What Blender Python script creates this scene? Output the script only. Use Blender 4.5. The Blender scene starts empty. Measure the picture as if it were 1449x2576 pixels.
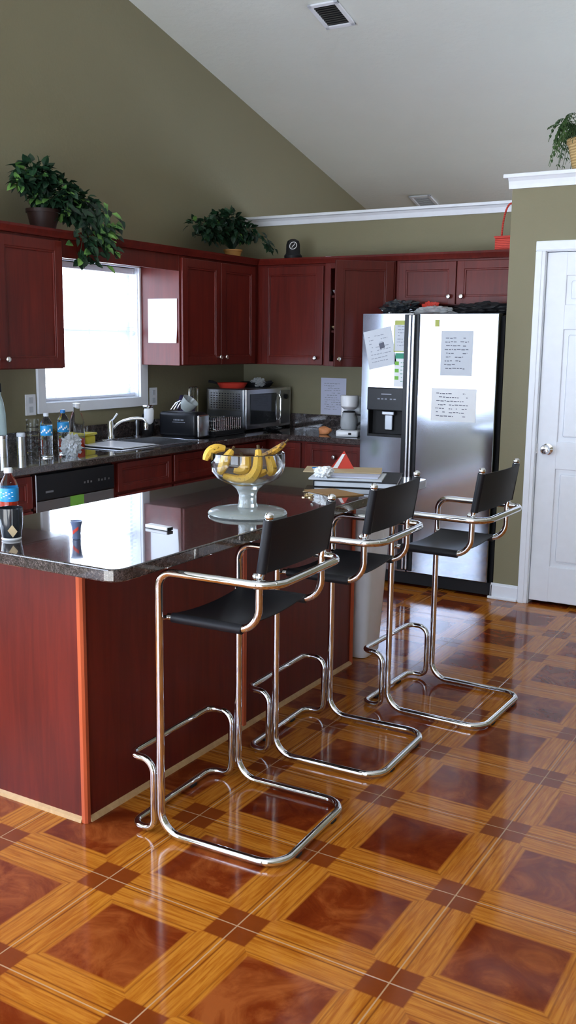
import bpy, bmesh, math, random
from mathutils import Vector, Matrix, noise as mnoise
random.seed(7)
C = bpy.context.scene.collection
PI = math.pi

# ------------------------------------------------------------------ materials
def sl(c):
    return tuple(((x/255)/12.92 if x/255 <= .04045 else ((x/255+.055)/1.055)**2.4) for x in c)

class NT:
    """tiny helper for node graphs"""
    def __init__(s, m):
        s.n = m.node_tree.nodes; s.l = m.node_tree.links
    def node(s, t, **k):
        n = s.n.new(t)
        for a, b in k.items(): setattr(n, a, b)
        return n
    def put(s, sock, v):
        if isinstance(v, bpy.types.NodeSocket): s.l.new(v, sock)
        else: sock.default_value = v
    def math(s, op, a, b=0.0, clamp=False):
        n = s.node('ShaderNodeMath', operation=op, use_clamp=clamp)
        s.put(n.inputs[0], a); s.put(n.inputs[1], b); return n.outputs[0]
    def mix(s, f, a, b, blend='MIX'):
        n = s.node('ShaderNodeMix', data_type='RGBA', blend_type=blend)
        s.put(n.inputs[0], f)
        s.put(n.inputs[6], a if isinstance(a, bpy.types.NodeSocket) else (*a, 1))
        s.put(n.inputs[7], b if isinstance(b, bpy.types.NodeSocket) else (*b, 1))
        return n.outputs[2]
    def noise(s, vec, scale, detail=3, rough=.5, dist=0.0):
        n = s.node('ShaderNodeTexNoise'); n.inputs['Scale'].default_value = scale
        n.inputs['Detail'].default_value = detail; n.inputs['Roughness'].default_value = rough
        n.inputs['Distortion'].default_value = dist
        if vec is not None: s.l.new(vec, n.inputs['Vector'])
        return n.outputs['Fac']
    def pos(s, scale=(1, 1, 1), rot=(0, 0, 0), loc=(0, 0, 0)):
        tc = s.node('ShaderNodeTexCoord'); mp = s.node('ShaderNodeMapping')
        mp.inputs['Scale'].default_value = scale; mp.inputs['Rotation'].default_value = rot
        mp.inputs['Location'].default_value = loc
        s.l.new(tc.outputs['Object'], mp.inputs['Vector']); return mp.outputs['Vector']
    def ramp(s, f, stops):
        r = s.node('ShaderNodeValToRGB'); e = r.color_ramp.elements
        while len(e) < len(stops): e.new(.5)
        for i, (p, c) in enumerate(stops):
            e[i].position = p; e[i].color = (*c, 1)
        s.put(r.inputs[0], f); return r.outputs[0]
    def bump(s, h, strength, dist):
        b = s.node('ShaderNodeBump'); b.inputs['Strength'].default_value = strength
        b.inputs['Distance'].default_value = dist; s.put(b.inputs['Height'], h); return b.outputs[0]

def mat(name, col=(.8, .8, .8), rough=.5, metal=0.0, coat=0.0, coat_r=.1, trans=0.0, ior=1.45, spec=.5, var=0.0, vs=20, alpha=1.0, sheen=0):
    m = bpy.data.materials.new(name); m.use_nodes = True
    b = m.node_tree.nodes['Principled BSDF']
    b.inputs['Base Color'].default_value = (*col, 1)
    b.inputs['Roughness'].default_value = rough; b.inputs['Metallic'].default_value = metal
    b.inputs['Coat Weight'].default_value = coat; b.inputs['Coat Roughness'].default_value = coat_r
    b.inputs['Transmission Weight'].default_value = trans; b.inputs['IOR'].default_value = ior
    b.inputs['Specular IOR Level'].default_value = spec; b.inputs['Alpha'].default_value = alpha
    if sheen: b.inputs['Sheen Weight'].default_value = sheen
    t = NT(m)
    # every surface carries a little procedural variation
    f = t.noise(t.pos(), vs, 3)
    v = var if var else .04
    lo = tuple(x*(1-v) for x in col); hi = tuple(min(1, x*(1+v)) for x in col)
    t.l.new(t.mix(f, lo, hi), b.inputs['Base Color'])
    return m

def wood(name, dark, light, rough=.4, coat=.12, coat_r=.2, scale=(30, 30, 2.2)):
    m = mat(name, dark, rough, coat=coat, coat_r=coat_r, spec=.35)
    b = m.node_tree.nodes['Principled BSDF']; t = NT(m)
    g = t.noise(t.pos(scale), 1.0, 5, .6, .8)
    g2 = t.noise(t.pos((3, 3, 1.2)), 1.0, 3)
    f = t.math('ADD', t.math('MULTIPLY', g, .6), t.math('MULTIPLY', g2, .4))
    t.l.new(t.ramp(f, [(.32, dark), (.68, light)]), b.inputs['Base Color'])
    t.l.new(t.bump(g, .06, .002), b.inputs['Normal'])
    return m

M = {}
M['cherry'] = wood('cherry_wood', sl((76, 19, 14)), sl((112, 34, 24)))
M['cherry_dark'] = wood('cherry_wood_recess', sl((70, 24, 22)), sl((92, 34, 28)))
M['cherry_post'] = wood('corner_moulding_wood', sl((176, 76, 44)), sl((200, 96, 58)), .35)
M['raw_trim'] = wood('raw_pine', sl((176, 136, 92)), sl((206, 168, 122)), .6, .1)
M['chrome'] = mat('chrome', (.78, .79, .81), .07, 1)
M['nickel'] = mat('satin_nickel', (.72, .70, .67), .22, 1)
M['leather'] = mat('black_leather', (.009, .009, .012), .48, spec=.3, vs=160, var=.25)
M['rubber'] = mat('black_rubber', (.015, .015, .017), .6)
M['blackgloss'] = mat('black_gloss_plastic', (.010, .011, .014), .3, spec=.3)
M['blackmatte'] = mat('black_matte_plastic', (.014, .014, .016), .55, spec=.3)
M['white'] = mat('white_paint', sl((240, 243, 250)), .38)
M['whitegloss'] = mat('white_plastic', sl((228, 229, 232)), .25, coat=.3)
M['paper'] = mat('paper', sl((236, 238, 240)), .7)
M['papergrey'] = mat('grey_paper', sl((205, 210, 218)), .7)
M['paperlav'] = mat('lavender_paper', sl((200, 203, 224)), .7)
M['ink'] = mat('ink', sl((95, 98, 112)), .7)
M['inkfaint'] = mat('faint_ink', sl((150, 155, 168)), .7)
M['steel'] = mat('brushed_steel', (.62, .63, .66), .24, 1)
M['steeldark'] = mat('dark_steel', (.30, .31, .33), .3, 1)
M['glass'] = mat('clear_glass', (.96, .98, .97), .02, trans=1, ior=1.47)
M['glass_base'] = mat('thick_glass', (.80, .85, .83), .12, trans=.72, ior=1.47)
M['pet'] = mat('clear_plastic', (.93, .96, .97), .06, trans=1, ior=1.25)
M['red'] = mat('red_paint', sl((206, 62, 48)), .45)
M['orange'] = mat('orange_bread', sl((204, 132, 84)), .6, var=.25, vs=60)
M['yellow'] = mat('yellow_tub', sl((196, 182, 50)), .4)
M['green'] = mat('green_card', sl((124, 188, 74)), .6)
M['lime'] = mat('lime_paper', sl((176, 184, 96)), .6)
M['teal'] = mat('teal_print', sl((60, 150, 120)), .6)
M['blue'] = mat('blue_print', sl((42, 146, 208)), .35)
M['bluecap'] = mat('blue_cap', sl((40, 120, 190)), .35)
M['redliquid'] = mat('red_drink', sl((196, 52, 20)), .2)
M['tan'] = mat('tan_card', sl((190, 168, 132)), .65, var=.1)
M['brownpaper'] = mat('brown_card', sl((150, 112, 66)), .65, var=.15)
M['gold'] = mat('gold_metal', (.78, .62, .36), .25, 1)
M['terracotta'] = mat('brown_pot', sl((48, 26, 22)), .5)
M['orangepot'] = mat('orange_pot', sl((196, 140, 76)), .55)
M['soil'] = mat('soil', (.02, .014, .01), .9)
M['purple'] = mat('purple_cloth', sl((70, 62, 100)), .7, var=.3)
M['smoke'] = mat('smoked_glass', (.02, .024, .03), .06, coat=.5)
M['foil'] = mat('crumpled_plastic', (.75, .78, .8), .25, trans=.6, ior=1.3)
M['cyanglass'] = mat('pale_cyan_plastic', (.72, .88, .9), .15, trans=.5)

def leafmat(name, a, b):
    m = mat(name, a, .45); bs = m.node_tree.nodes['Principled BSDF']; t = NT(m)
    f = t.noise(t.pos(), 14, 2)
    t.l.new(t.ramp(f, [(.35, a), (.7, b)]), bs.inputs['Base Color'])
    return m
M['leaf'] = leafmat('dark_leaf', sl((18, 40, 28)), sl((40, 78, 48)))
M['leaf2'] = leafmat('bright_leaf', sl((70, 116, 60)), sl((128, 172, 84)))
M['fern'] = leafmat('fern_leaf', sl((44, 72, 38)), sl((92, 124, 72)))

# banana skin with brown speckles
m = mat('banana_skin', (1, 1, 1), .5); t = NT(m); b = m.node_tree.nodes['Principled BSDF']
f1 = t.noise(t.pos(), 90, 4, .7); f2 = t.noise(t.pos((1, 1, 1)), 26, 3)
base = t.mix(f2, sl((214, 160, 46)), sl((236, 196, 84)))
sp = t.ramp(f1, [(.60, (0, 0, 0)), (.66, (1, 1, 1))])
t.l.new(t.mix(sp, base, sl((92, 56, 22))), b.inputs['Base Color']); M['banana'] = m
m = mat('ripe_banana_skin', (1, 1, 1), .5); t = NT(m); b = m.node_tree.nodes['Principled BSDF']
f1 = t.noise(t.pos(), 45, 4, .7)
t.l.new(t.ramp(f1, [(.42, sl((84, 56, 34))), (.62, sl((214, 160, 50)))]), b.inputs['Base Color']); M['banana_brown'] = m
M['stalk'] = mat('banana_stalk', sl((80, 60, 30)), .7)

# granite-look laminate
m = mat('granite_laminate', (1, 1, 1), .10, coat=1.0, coat_r=.02); t = NT(m); b = m.node_tree.nodes['Principled BSDF']
f1 = t.noise(t.pos(), 260, 4, .7); f2 = t.noise(t.pos(), 55, 4, .6)
f = t.math('ADD', t.math('MULTIPLY', f1, .65), t.math('MULTIPLY', f2, .35))
t.l.new(t.ramp(f, [(.36, sl((26, 21, 22))), (.52, sl((64, 56, 55))), (.66, sl((122, 111, 107)))]), b.inputs['Base Color'])
M['granite'] = m

# painted walls with light orange peel
def paint(name, col, bs=60, st=.12):
    m = mat(name, col, .62, var=.03, vs=3); t = NT(m)
    t.l.new(t.bump(t.noise(t.pos(), bs, 4, .6), st, .01), m.node_tree.nodes['Principled BSDF'].inputs['Normal'])
    return m
M['olive'] = paint('olive_wall_paint', sl((132, 125, 98)))
m = paint('knockdown_ceiling', sl((232, 236, 230)), 22, .35); M['ceiling'] = m
M['farwall'] = paint('pale_wall_paint', sl((190, 192, 184)))

# wicker
m = mat('wicker', (1, 1, 1), .7); t = NT(m); b = m.node_tree.nodes['Principled BSDF']
w = t.node('ShaderNodeTexWave'); w.inputs['Scale'].default_value = 22; w.bands_direction = 'Z'; w.inputs['Distortion'].default_value = 3
t.l.new(t.pos(), w.inputs['Vector'])
t.l.new(t.mix(w.outputs['Fac'], sl((168, 134, 84)), sl((214, 184, 130))), b.inputs['Base Color'])
t.l.new(t.bump(w.outputs['Fac'], .4, .004), b.inputs['Normal']); M['wicker'] = m
m = mat('red_wicker', (1, 1, 1), .6); t = NT(m); b = m.node_tree.nodes['Principled BSDF']
w = t.node('ShaderNodeTexWave'); w.inputs['Scale'].default_value = 30; w.bands_direction = 'Z'; w.inputs['Distortion'].default_value = 2
t.l.new(t.pos(), w.inputs['Vector'])
t.l.new(t.mix(w.outputs['Fac'], sl((170, 40, 34)), sl((224, 84, 66))), b.inputs['Base Color'])
t.l.new(t.bump(w.outputs['Fac'], .4, .004), b.inputs['Normal']); M['redwicker'] = m

# fridge steel: fine horizontal brushing
M['dwsteel'] = mat('dishwasher_steel', (.30, .30, .31), .45, 1)
m = M['fridge'] = mat('fridge_steel', (.36, .39, .45), .10, 1); t = NT(m); b = m.node_tree.nodes['Principled BSDF']
t.l.new(t.bump(t.noise(t.pos((2, 2, 400)), 1, 2), .012, .001), b.inputs['Normal'])
b.inputs['Anisotropic'].default_value = .3

# ---- floor tile: framed burl square in a light wood border, dark cluster squares at the grout crossings
TS = .443
m = M['tile'] = mat('wood_look_tile', (1, 1, 1), .10, spec=.42)
t = NT(m); b = m.node_tree.nodes['Principled BSDF']
tc = t.node('ShaderNodeTexCoord'); sp = t.node('ShaderNodeSeparateXYZ'); t.l.new(tc.outputs['Object'], sp.inputs[0])
u = t.math('DIVIDE', sp.outputs[0], TS); v = t.math('DIVIDE', sp.outputs[1], TS)
fu = t.math('SUBTRACT', t.math('FRACT', t.math('ADD', u, 40.0)), .5); fv = t.math('SUBTRACT', t.math('FRACT', t.math('ADD', v, 40.0)), .5)
au = t.math('ABSOLUTE', fu); av = t.math('ABSOLUTE', fv)
mx = t.math('MAXIMUM', au, av); mn = t.math('MINIMUM', au, av)
cx = t.math('FLOOR', u); cy = t.math('FLOOR', v)
cid = t.node('ShaderNodeCombineXYZ'); t.l.new(cx, cid.inputs[0]); t.l.new(cy, cid.inputs[1])
wn = t.node('ShaderNodeTexWhiteNoise', noise_dimensions='3D'); t.l.new(cid.outputs[0], wn.inputs['Vector'])
sc = t.node('ShaderNodeVectorMath', operation='SCALE'); t.l.new(wn.outputs['Color'], sc.inputs[0]); sc.inputs['Scale'].default_value = 30
ad = t.node('ShaderNodeVectorMath', operation='ADD'); t.l.new(tc.outputs['Object'], ad.inputs[0]); t.l.new(sc.outputs[0], ad.inputs[1])
burlf = t.noise(ad.outputs[0], 6.0, 7, .62, 1.6)
burlf2 = t.noise(ad.outputs[0], 2.6, 3, .5, .8)
bf = t.math('ADD', t.math('MULTIPLY', burlf, .55), t.math('MULTIPLY', burlf2, .45))
burl = t.ramp(bf, [(.36, sl((92, 28, 8))), (.50, sl((118, 46, 16))), (.64, sl((156, 80, 36)))])
def grain(sx, sy):
    mp = t.node('ShaderNodeMapping'); mp.inputs['Scale'].default_value = (sx, sy, 1); t.l.new(ad.outputs[0], mp.inputs['Vector'])
    return t.noise(mp.outputs[0], 1.0, 4, .6, .5)
gx = grain(7, 110); gy = grain(110, 7)
sel = t.math('GREATER_THAN', au, av)
gm = t.node('ShaderNodeMix', data_type='FLOAT'); t.l.new(sel, gm.inputs[0]); t.l.new(gx, gm.inputs[2]); t.l.new(gy, gm.inputs[3])
light = t.ramp(gm.outputs[0], [(.36, sl((162, 88, 22))), (.62, sl((194, 121, 40)))])
def step(x, a, w=.006):
    r = t.node('ShaderNodeMapRange'); t.put(r.inputs[0], x); r.inputs[1].default_value = a-w; r.inputs[2].default_value = a+w
    return r.outputs[0]
def band(x, a, c, w=.004):
    return t.math('MULTIPLY', step(x, a, w), t.math('SUBTRACT', 1.0, step(x, c, w)))
col = t.mix(step(mx, .292, .008), burl, light)
col = t.mix(t.math('MULTIPLY', band(mx, .318, .328), .6), col, sl((120, 58, 20)))
corner = step(mn, .352)
dk = t.mix(bf, sl((104, 40, 10)), sl((142, 68, 26)))
line = t.math('MULTIPLY', band(mx, .466, .476), .8)
col = t.mix(line, col, sl((104, 46, 16)))
col = t.mix(corner, col, dk)
grout = step(mx, .4955, .0015)
col = t.mix(t.math('MULTIPLY', grout, .75), col, sl((196, 156, 116)))
t.l.new(col, b.inputs['Base Color'])
t.l.new(t.bump(t.math('SUBTRACT', 1.0, grout), .25, .002), b.inputs['Normal'])
wv = t.noise(tc.outputs['Object'], 1.3, 2)

# ------------------------------------------------------------------ geometry helpers
class MB:
    def __init__(s): s.bm = bmesh.new()
    def _merge(s, b):
        me = bpy.data.meshes.new('t'); b.to_mesh(me); b.free(); s.bm.from_mesh(me); bpy.data.meshes.remove(me)
    def box(s, a, c, bev=0.0, seg=2, M_=None):
        b = bmesh.new(); r = bmesh.ops.create_cube(b, size=1)
        lo = Vector([min(a[i], c[i]) for i in range(3)]); hi = Vector([max(a[i], c[i]) for i in range(3)])
        for v in b.verts: v.co = Vector([(v.co[i]+.5)*(hi[i]-lo[i])+lo[i] for i in range(3)])
        if bev: bmesh.ops.bevel(b, geom=b.edges[:], offset=bev, segments=seg, profile=.5, affect='EDGES')
        if M_ is not None: bmesh.ops.transform(b, matrix=M_, verts=b.verts)
        s._merge(b); return s
    def prism(s, pts, axis, a, c, bev=0.0):
        """polygon pts (2D) extruded along axis from a to c. axis 0: (y,z), 1: (x,z), 2: (x,y)"""
        b = bmesh.new()
        def P(p, w): return [(w, p[0], p[1]), (p[0], w, p[1]), (p[0], p[1], w)][axis]
        va = [b.verts.new(P(p, a)) for p in pts]; vc = [b.verts.new(P(p, c)) for p in pts]
        n = len(pts); b.faces.new(va); b.faces.new(vc[::-1])
        for i in range(n): b.faces.new((va[i], vc[i], vc[(i+1) % n], va[(i+1) % n]))
        bmesh.ops.recalc_face_normals(b, faces=b.faces)
        if bev: bmesh.ops.bevel(b, geom=b.edges[:], offset=bev, segments=2, profile=.5, affect='EDGES')
        s._merge(b); return s
    def lathe(s, prof, c=(0, 0, 0), n=32, M_=None):
        b = bmesh.new(); rings = []
        for r, z in prof:
            if r < 1e-5: rings.append([b.verts.new((0, 0, z))])
            else: rings.append([b.verts.new((r*math.cos(2*PI*i/n), r*math.sin(2*PI*i/n), z)) for i in range(n)])
        for A, B in zip(rings, rings[1:]):
            for i in range(n):
                j = (i+1) % n
                if len(A) == 1 and len(B) == 1: continue
                if len(A) == 1: b.faces.new((A[0], B[i], B[j]))
                elif len(B) == 1: b.faces.new((A[i], B[0], A[j]))
                else: b.faces.new((A[i], B[i], B[j], A[j]))
        bmesh.ops.recalc_face_normals(b, faces=b.faces)
        if M_ is not None: bmesh.ops.transform(b, matrix=M_, verts=b.verts)
        bmesh.ops.translate(b, vec=Vector(c), verts=b.verts); s._merge(b); return s
    def tube(s, pts, r, n=12, closed=False, caps=True):
        pts = [Vector(p) for p in pts]; N = len(pts)
        rr = r if isinstance(r, (list, tuple)) else [r]*N
        b = bmesh.new(); rings = []
        def tan(i):
            if closed: return (pts[(i+1) % N]-pts[i-1]).normalized()
            return (pts[min(i+1, N-1)]-pts[max(i-1, 0)]).normalized()
        T = tan(0); up = Vector((0, 0, 1)) if abs(T.z) < .9 else Vector((1, 0, 0))
        X = T.cross(up).normalized()
        for i in range(N):
            T = tan(i); X = (X-T*X.dot(T))
            X = X.normalized() if X.length > 1e-6 else T.orthogonal().normalized()
            Y = T.cross(X)
            rings.append([b.verts.new(pts[i]+(X*math.cos(2*PI*k/n)+Y*math.sin(2*PI*k/n))*rr[i]) for k in range(n)])
        if closed:
            A, B = rings[-1], rings[0]
            best = min(range(n), key=lambda o: (A[0].co-B[o].co).length)
            for k in range(n): b.faces.new((A[k], A[(k+1) % n], B[(k+1+best) % n], B[(k+best) % n]))
        for A, B in zip(rings, rings[1:]):
            for k in range(n): b.faces.new((A[k], A[(k+1) % n], B[(k+1) % n], B[k]))
        if caps and not closed: b.faces.new(rings[0]); b.faces.new(rings[-1])
        bmesh.ops.recalc_face_normals(b, faces=b.faces); s._merge(b); return s
    def grid(s, F, nu, nv, thick=0.0):
        b = bmesh.new()
        V = [[b.verts.new(F(i/nu, j/nv)) for j in range(nv+1)] for i in range(nu+1)]
        for i in range(nu):
            for j in range(nv): b.faces.new((V[i][j], V[i+1][j], V[i+1][j+1], V[i][j+1]))
        if thick: bmesh.ops.recalc_face_normals(b, faces=b.faces); bmesh.ops.solidify(b, geom=b.faces[:], thickness=thick)
        s._merge(b); return s
    def ball(s, c, r, n=12, sc=(1, 1, 1)):
        b = bmesh.new(); bmesh.ops.create_uvsphere(b, u_segments=n, v_segments=max(6, n//2+2), radius=r)
        for v in b.verts: v.co = Vector((v.co.x*sc[0]+c[0], v.co.y*sc[1]+c[1], v.co.z*sc[2]+c[2]))
        s._merge(b); return s
    def quad(s, a, b_, c, d):
        vs = [s.bm.verts.new(p) for p in (a, b_, c, d)]; s.bm.faces.new(vs); return s
    def leaf(s, p, d, nrm, L, W):
        """one leaf: two bent halves"""
        d = d.normalized(); sd = d.cross(nrm)
        sd = sd.normalized() if sd.length > 1e-4 else d.orthogonal().normalized()
        up = sd.cross(d)
        a = p; m1 = p+d*L*.35; m2 = p+d*L*.7-up*L*.06; e = p+d*L-up*L*.16
        l1 = m1+sd*W*.5+up*W*.14; r1 = m1-sd*W*.5+up*W*.14; l2 = m2+sd*W*.34+up*W*.08; r2 = m2-sd*W*.34+up*W*.08
        V = [s.bm.verts.new(q) for q in (a, l1, l2, e, r2, r1, m1, m2)]
        for f in ((0, 6, 1), (1, 6, 7, 2), (2, 7, 3), (0, 5, 6), (5, 4, 7, 6), (4, 3, 7)): s.bm.faces.new([V[i] for i in f])
        return s

ORG = {}
def obj(name, mb, m, parent=None, smooth=False, label=None, autos=40):
    """link the builder's mesh as ONE object; coordinates are world, made relative to the thing's base"""
    me = bpy.data.meshes.new(name)
    bm = mb.bm
    if parent is not None: off = ORG[parent.name]
    else:
        xs = [v.co for v in bm.verts]
        lo = Vector([min(c[i] for c in xs) for i in range(3)]); hi = Vector([max(c[i] for c in xs) for i in range(3)])
        off = Vector(((lo.x+hi.x)/2, (lo.y+hi.y)/2, lo.z))
    bmesh.ops.translate(bm, vec=-off, verts=bm.verts)
    bm.to_mesh(me); bm.free()
    me.materials.append(m)
    if smooth:
        for p in me.polygons: p.use_smooth = True
        try: me.set_sharp_from_angle(angle=math.radians(autos))
        except Exception: pass
    o = bpy.data.objects.new(name, me); C.objects.link(o)
    if parent is not None: o.parent = parent
    else: o.location = off
    ORG[o.name] = off
    if label: o['label'] = label
    return o
def thing(name, label, cat, loc, group=None):
    o = bpy.data.objects.new(name, None); C.objects.link(o); o.location = loc; o.empty_display_size = .05
    o['label'] = label; o['category'] = cat
    if group: o['group'] = group
    ORG[o.name] = Vector(loc); return o
def tag(o, label, cat, group=None):
    o['label'] = label; o['category'] = cat
    if group: o['group'] = group
    return o
def struct(name, mb, m, parent=None, smooth=False):
    o = obj(name, mb, m, parent, smooth); o['kind'] = 'structure'; return o
def sthing(name, loc):
    o = bpy.data.objects.new(name, None); C.objects.link(o); o.location = loc; o['kind'] = 'structure'; ORG[o.name] = Vector(loc); return o
def fillet(pts, r, n=8, closed=False):
    P = [Vector(p) for p in pts]; N = len(P); out = []
    rr = r if isinstance(r, (list, tuple)) else [r]*N
    for i in range(N):
        if not closed and i in (0, N-1): out.append(P[i]); continue
        a, b, c = P[i-1], P[i], P[(i+1) % N]
        d1 = (a-b).normalized(); d2 = (c-b).normalized(); ang = d1.angle(d2)
        if ang > PI-.02: out.append(b); continue
        t_ = min(rr[i]/math.tan(ang/2), (a-b).length*.48, (c-b).length*.48); R_ = t_*math.tan(ang/2)
        bis = (d1+d2).normalized(); cen = b+bis*(R_/math.sin(ang/2))
        s0 = b+d1*t_-cen; s1 = b+d2*t_-cen; A = s0.angle(s1)
        for k in range(n+1):
            f = k/n; out.append(cen+(s0*math.sin((1-f)*A)+s1*math.sin(f*A))/math.sin(A))
    return out
def bez(p0, p1, p2, n=10):
    p0, p1, p2 = Vector(p0), Vector(p1), Vector(p2)
    return [(1-i/n)**2*p0+2*(1-i/n)*(i/n)*p1+(i/n)**2*p2 for i in range(n+1)]
def RZ(a, c=(0, 0, 0)):
    c = Vector(c); return Matrix.Translation(c) @ Matrix.Rotation(a, 4, 'Z') @ Matrix.Translation(-c)

# raised/recessed panel door in plane 'x' (face at x=f looking +x) or 'y' (face at y=f looking -y)
def panel_door(axis, f, a0, a1, z0, z1, fr=.055, th=.02, M_=None):
    mb = MB(); sg = 1 if axis == 'x' else -1
    def bx(u0, u1, w0, w1, d0, d1, bev=.003):
        if axis == 'x': mb.box((f+d0*sg, u0, w0), (f+d1*sg, u1, w1), bev, 2, M_)
        else: mb.box((u0, f+d0*sg, w0), (u1, f+d1*sg, w1), bev, 2, M_)
    bx(a0, a0+fr, z0, z1, 0, th); bx(a1-fr, a1, z0, z1, 0, th)
    bx(a0+fr*.9, a1-fr*.9, z0, z0+fr, 0, th-.0006); bx(a0+fr*.9, a1-fr*.9, z1-fr, z1, 0, th-.0006)
    bx(a0+fr*.5, a1-fr*.5, z0+fr*.5, z1-fr*.5, .001, th-.010, 0)
    # beaded inner frame
    e = .010
    bx(a0+fr-.002, a0+fr+e, z0+fr-.002, z1-fr+.002, .001, th-.003, .003); bx(a1-fr-e, a1-fr+.002, z0+fr-.002, z1-fr+.002, .001, th-.003, .003)
    bx(a0+fr, a1-fr, z0+fr-.002, z0+fr+e, .001, th-.0034, .003); bx(a0+fr, a1-fr, z1-fr-e, z1-fr+.002, .001, th-.0034, .003)
    return mb
def knob(axis, f, a, z, parent, M_=None, mt='nickel'):
    prof = [(0, 0), (.006, 0), (.006, .012), (.013, .018), (.0155, .024), (.012, .030), (0, .032)]
    if axis == 'x': R_ = Matrix.Translation((f, a, z)) @ Matrix.Rotation(PI/2, 4, 'Y')
    else: R_ = Matrix.Translation((a, f, z)) @ Matrix.Rotation(PI/2, 4, 'X')
    if M_ is not None: R_ = M_ @ R_
    return obj('knob', MB().lathe(prof, n=14, M_=R_), M[mt], parent, True)

# ------------------------------------------------------------------ room shell
XL, XR, YB, YR = -2.81, 4.3, 4.31, -4.6
YF = 7.6
def cz(y): return 4.335-.25*y if y > 1.0 else 4.085-.25*(1.0-y)
mb = MB().box((XL-.2, YR-.2, -.06), (XR+.2, YF+.2, 0)); bmf = obj('floor', mb, M['tile']); bmf['kind'] = 'structure'
# the tile grid is anchored on the world origin: shift the mesh so object space = world space
for v_ in bmf.data.vertices: v_.co += bmf.location
bmf.location = (0, 0, 0)
mb = MB()
mb.prism([(1.0, cz(1.0)), (YF+.2, cz(YF+.2)), (YF+.2, cz(YF+.2)+.12), (1.0, cz(1.0)+.12)], 0, XL-.15, XR+.15)
mb.prism([(YR-.2, cz(YR-.2)), (1.0, cz(1.0)), (1.0, cz(1.0)+.12), (YR-.2, cz(YR-.2)+.12)], 0, XL-.15, XR+.15)
struct('ceiling', mb, M['ceiling'])
M['bounce_carpet'] = paint('pale_bounce_carpet', sl((226, 226, 224)), 300, .4)
o = obj('bounce_rug', MB().box((-2.7, YR+.05, .0005), (4.1, -2.45, .012), .004), M['bounce_carpet']); tag(o, 'large pale rug added out of view behind the camera to bounce light upward', 'rug')  # unseen, added to bounce sunlight onto the ceiling and chrome
# window in the left wall over the sink, patio window further back in the same wall
WY0, WY1, WZ0, WZ1 = 2.19, 3.055, 1.165, 1.99
PY0, PY1, PZ0, PZ1 = -3.1, .70, .70, 2.15
def wallbox(mb, y0, y1, z0, z1): mb.box((XL-.14, y0, z0), (XL, y1, z1))
mb = MB()
wallbox(mb, YR-.1, PY0, 0, 2.3); wallbox(mb, PY0, PY1, 0, PZ0); wallbox(mb, PY0, PY1, PZ1, 2.3)
wallbox(mb, PY1, WY0, 0, 2.3); wallbox(mb, WY0, WY1, 0, WZ0); wallbox(mb, WY0, WY1, WZ1, 2.3); wallbox(mb, WY1, YF+.1, 0, 2.3)
mb.prism([(YR-.1, 2.3), (YF+.1, 2.3), (YF+.1, cz(YF+.1)+.02), (1.0, cz(1.0)+.02), (YR-.1, cz(YR-.1)+.02)], 0, XL-.14, XL)
struct('wall_left', mb, M['olive'])
mb = MB().box((XR, YR-.1, 0), (XR+.14, YF+.1, 2.3))
mb.prism([(YR-.1, 2.3), (YF+.1, 2.3), (YF+.1, cz(YF+.1)+.02), (1.0, cz(1.0)+.02), (YR-.1, cz(YR-.1)+.02)], 0, XR, XR+.14)
struct('wall_right', mb, M['olive'])
FW = [(-.2, 2.8)]; FZ0, FZ1 = .6, 2.1  # opening for the added far-room window
mb = MB(); xs = [XL-.14, FW[0][0], FW[0][1], XR+.14]
for i in (0, 2): mb.box((xs[i], YF, 0), (xs[i+1], YF+.14, 2.6))
for a, c in FW: mb.box((a, YF, 0), (c, YF+.14, FZ0)); mb.box((a, YF, FZ1), (c, YF+.14, 2.6))
struct('wall_far', mb, M['farwall'])
# rear wall with two windows
RW = [(-2.6, -.2), (.3, 2.1)]; RZ0, RZ1 = .08, 2.08
mb = MB(); xs = [XL-.14, RW[0][0], RW[0][1], RW[1][0], RW[1][1], XR+.14]
for i in (0, 2, 4): mb.box((xs[i], YR-.14, 0), (xs[i+1], YR, 3.0))
for a, c in RW: mb.box((a, YR-.14, 0), (c, YR, RZ0)); mb.box((a, YR-.14, RZ1), (c, YR, 3.0))
struct('wall_rear', mb, M['olive'])
# back half wall behind the counter with its plant ledge
PX0, PYF = -.546, 3.645
struct('wall_back', MB().box((XL, YB, 0), (PX0, YB+.12, 2.40)), M['olive'])
def ledge(name, x0, x1, yf, yb, ztop, zbot):
    mb = MB()
    h = ztop-zbot
    mb.box((x0, yf-.040, ztop-.020), (x1, yb, ztop), .004)
    mb.prism([(yf, zbot), (yf-.010, zbot), (yf-.014, zbot+.18*h), (yf-.020, zbot+.45*h), (yf-.034, ztop-.022), (yf, ztop-.020)], 0, x0+.012, x1)
    return struct(name, mb, M['white'])
ledge('trim_1', XL, PX0-.001, YB, YB+.16, 2.440, 2.372)
# pantry block
DX0, DX1, DZ = -.325, .435, 2.05
mb = MB()
mb.box((PX0, PYF, 0), (DX0-.014, PYF+.11, 2.45)); mb.box((DX1+.014, PYF, 0), (3.2, PYF+.11, 2.45)); mb.box((DX0-.014, PYF, DZ+.014), (DX1+.014, PYF+.11, 2.45))
mb.box((PX0, PYF+.11, 0), (PX0+.11, YB+.12, 2.45)); mb.box((3.09, PYF+.11, 0), (3.2, YB+.12, 2.45)); mb.box((PX0+.11, YB, 0), (3.09, YB+.12, 2.45))
struct('wall_pantry', mb, M['olive'])
mb = MB(); zt, zb_ = 2.486, 2.407
mb.box((PX0-.045, PYF-.042, zt-.022), (3.24, YB+.16, zt), .004)
mb.prism([(PYF, zb_), (PYF-.010, zb_), (PYF-.014, zb_+.02), (PYF-.020, zb_+.04), (PYF-.034, zt-.022), (PYF, zt-.022)], 0, PX0-.018, 3.2)
mb.box((PX0-.018, PYF, zb_), (PX0, YB-.05, zt-.022))
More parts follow.
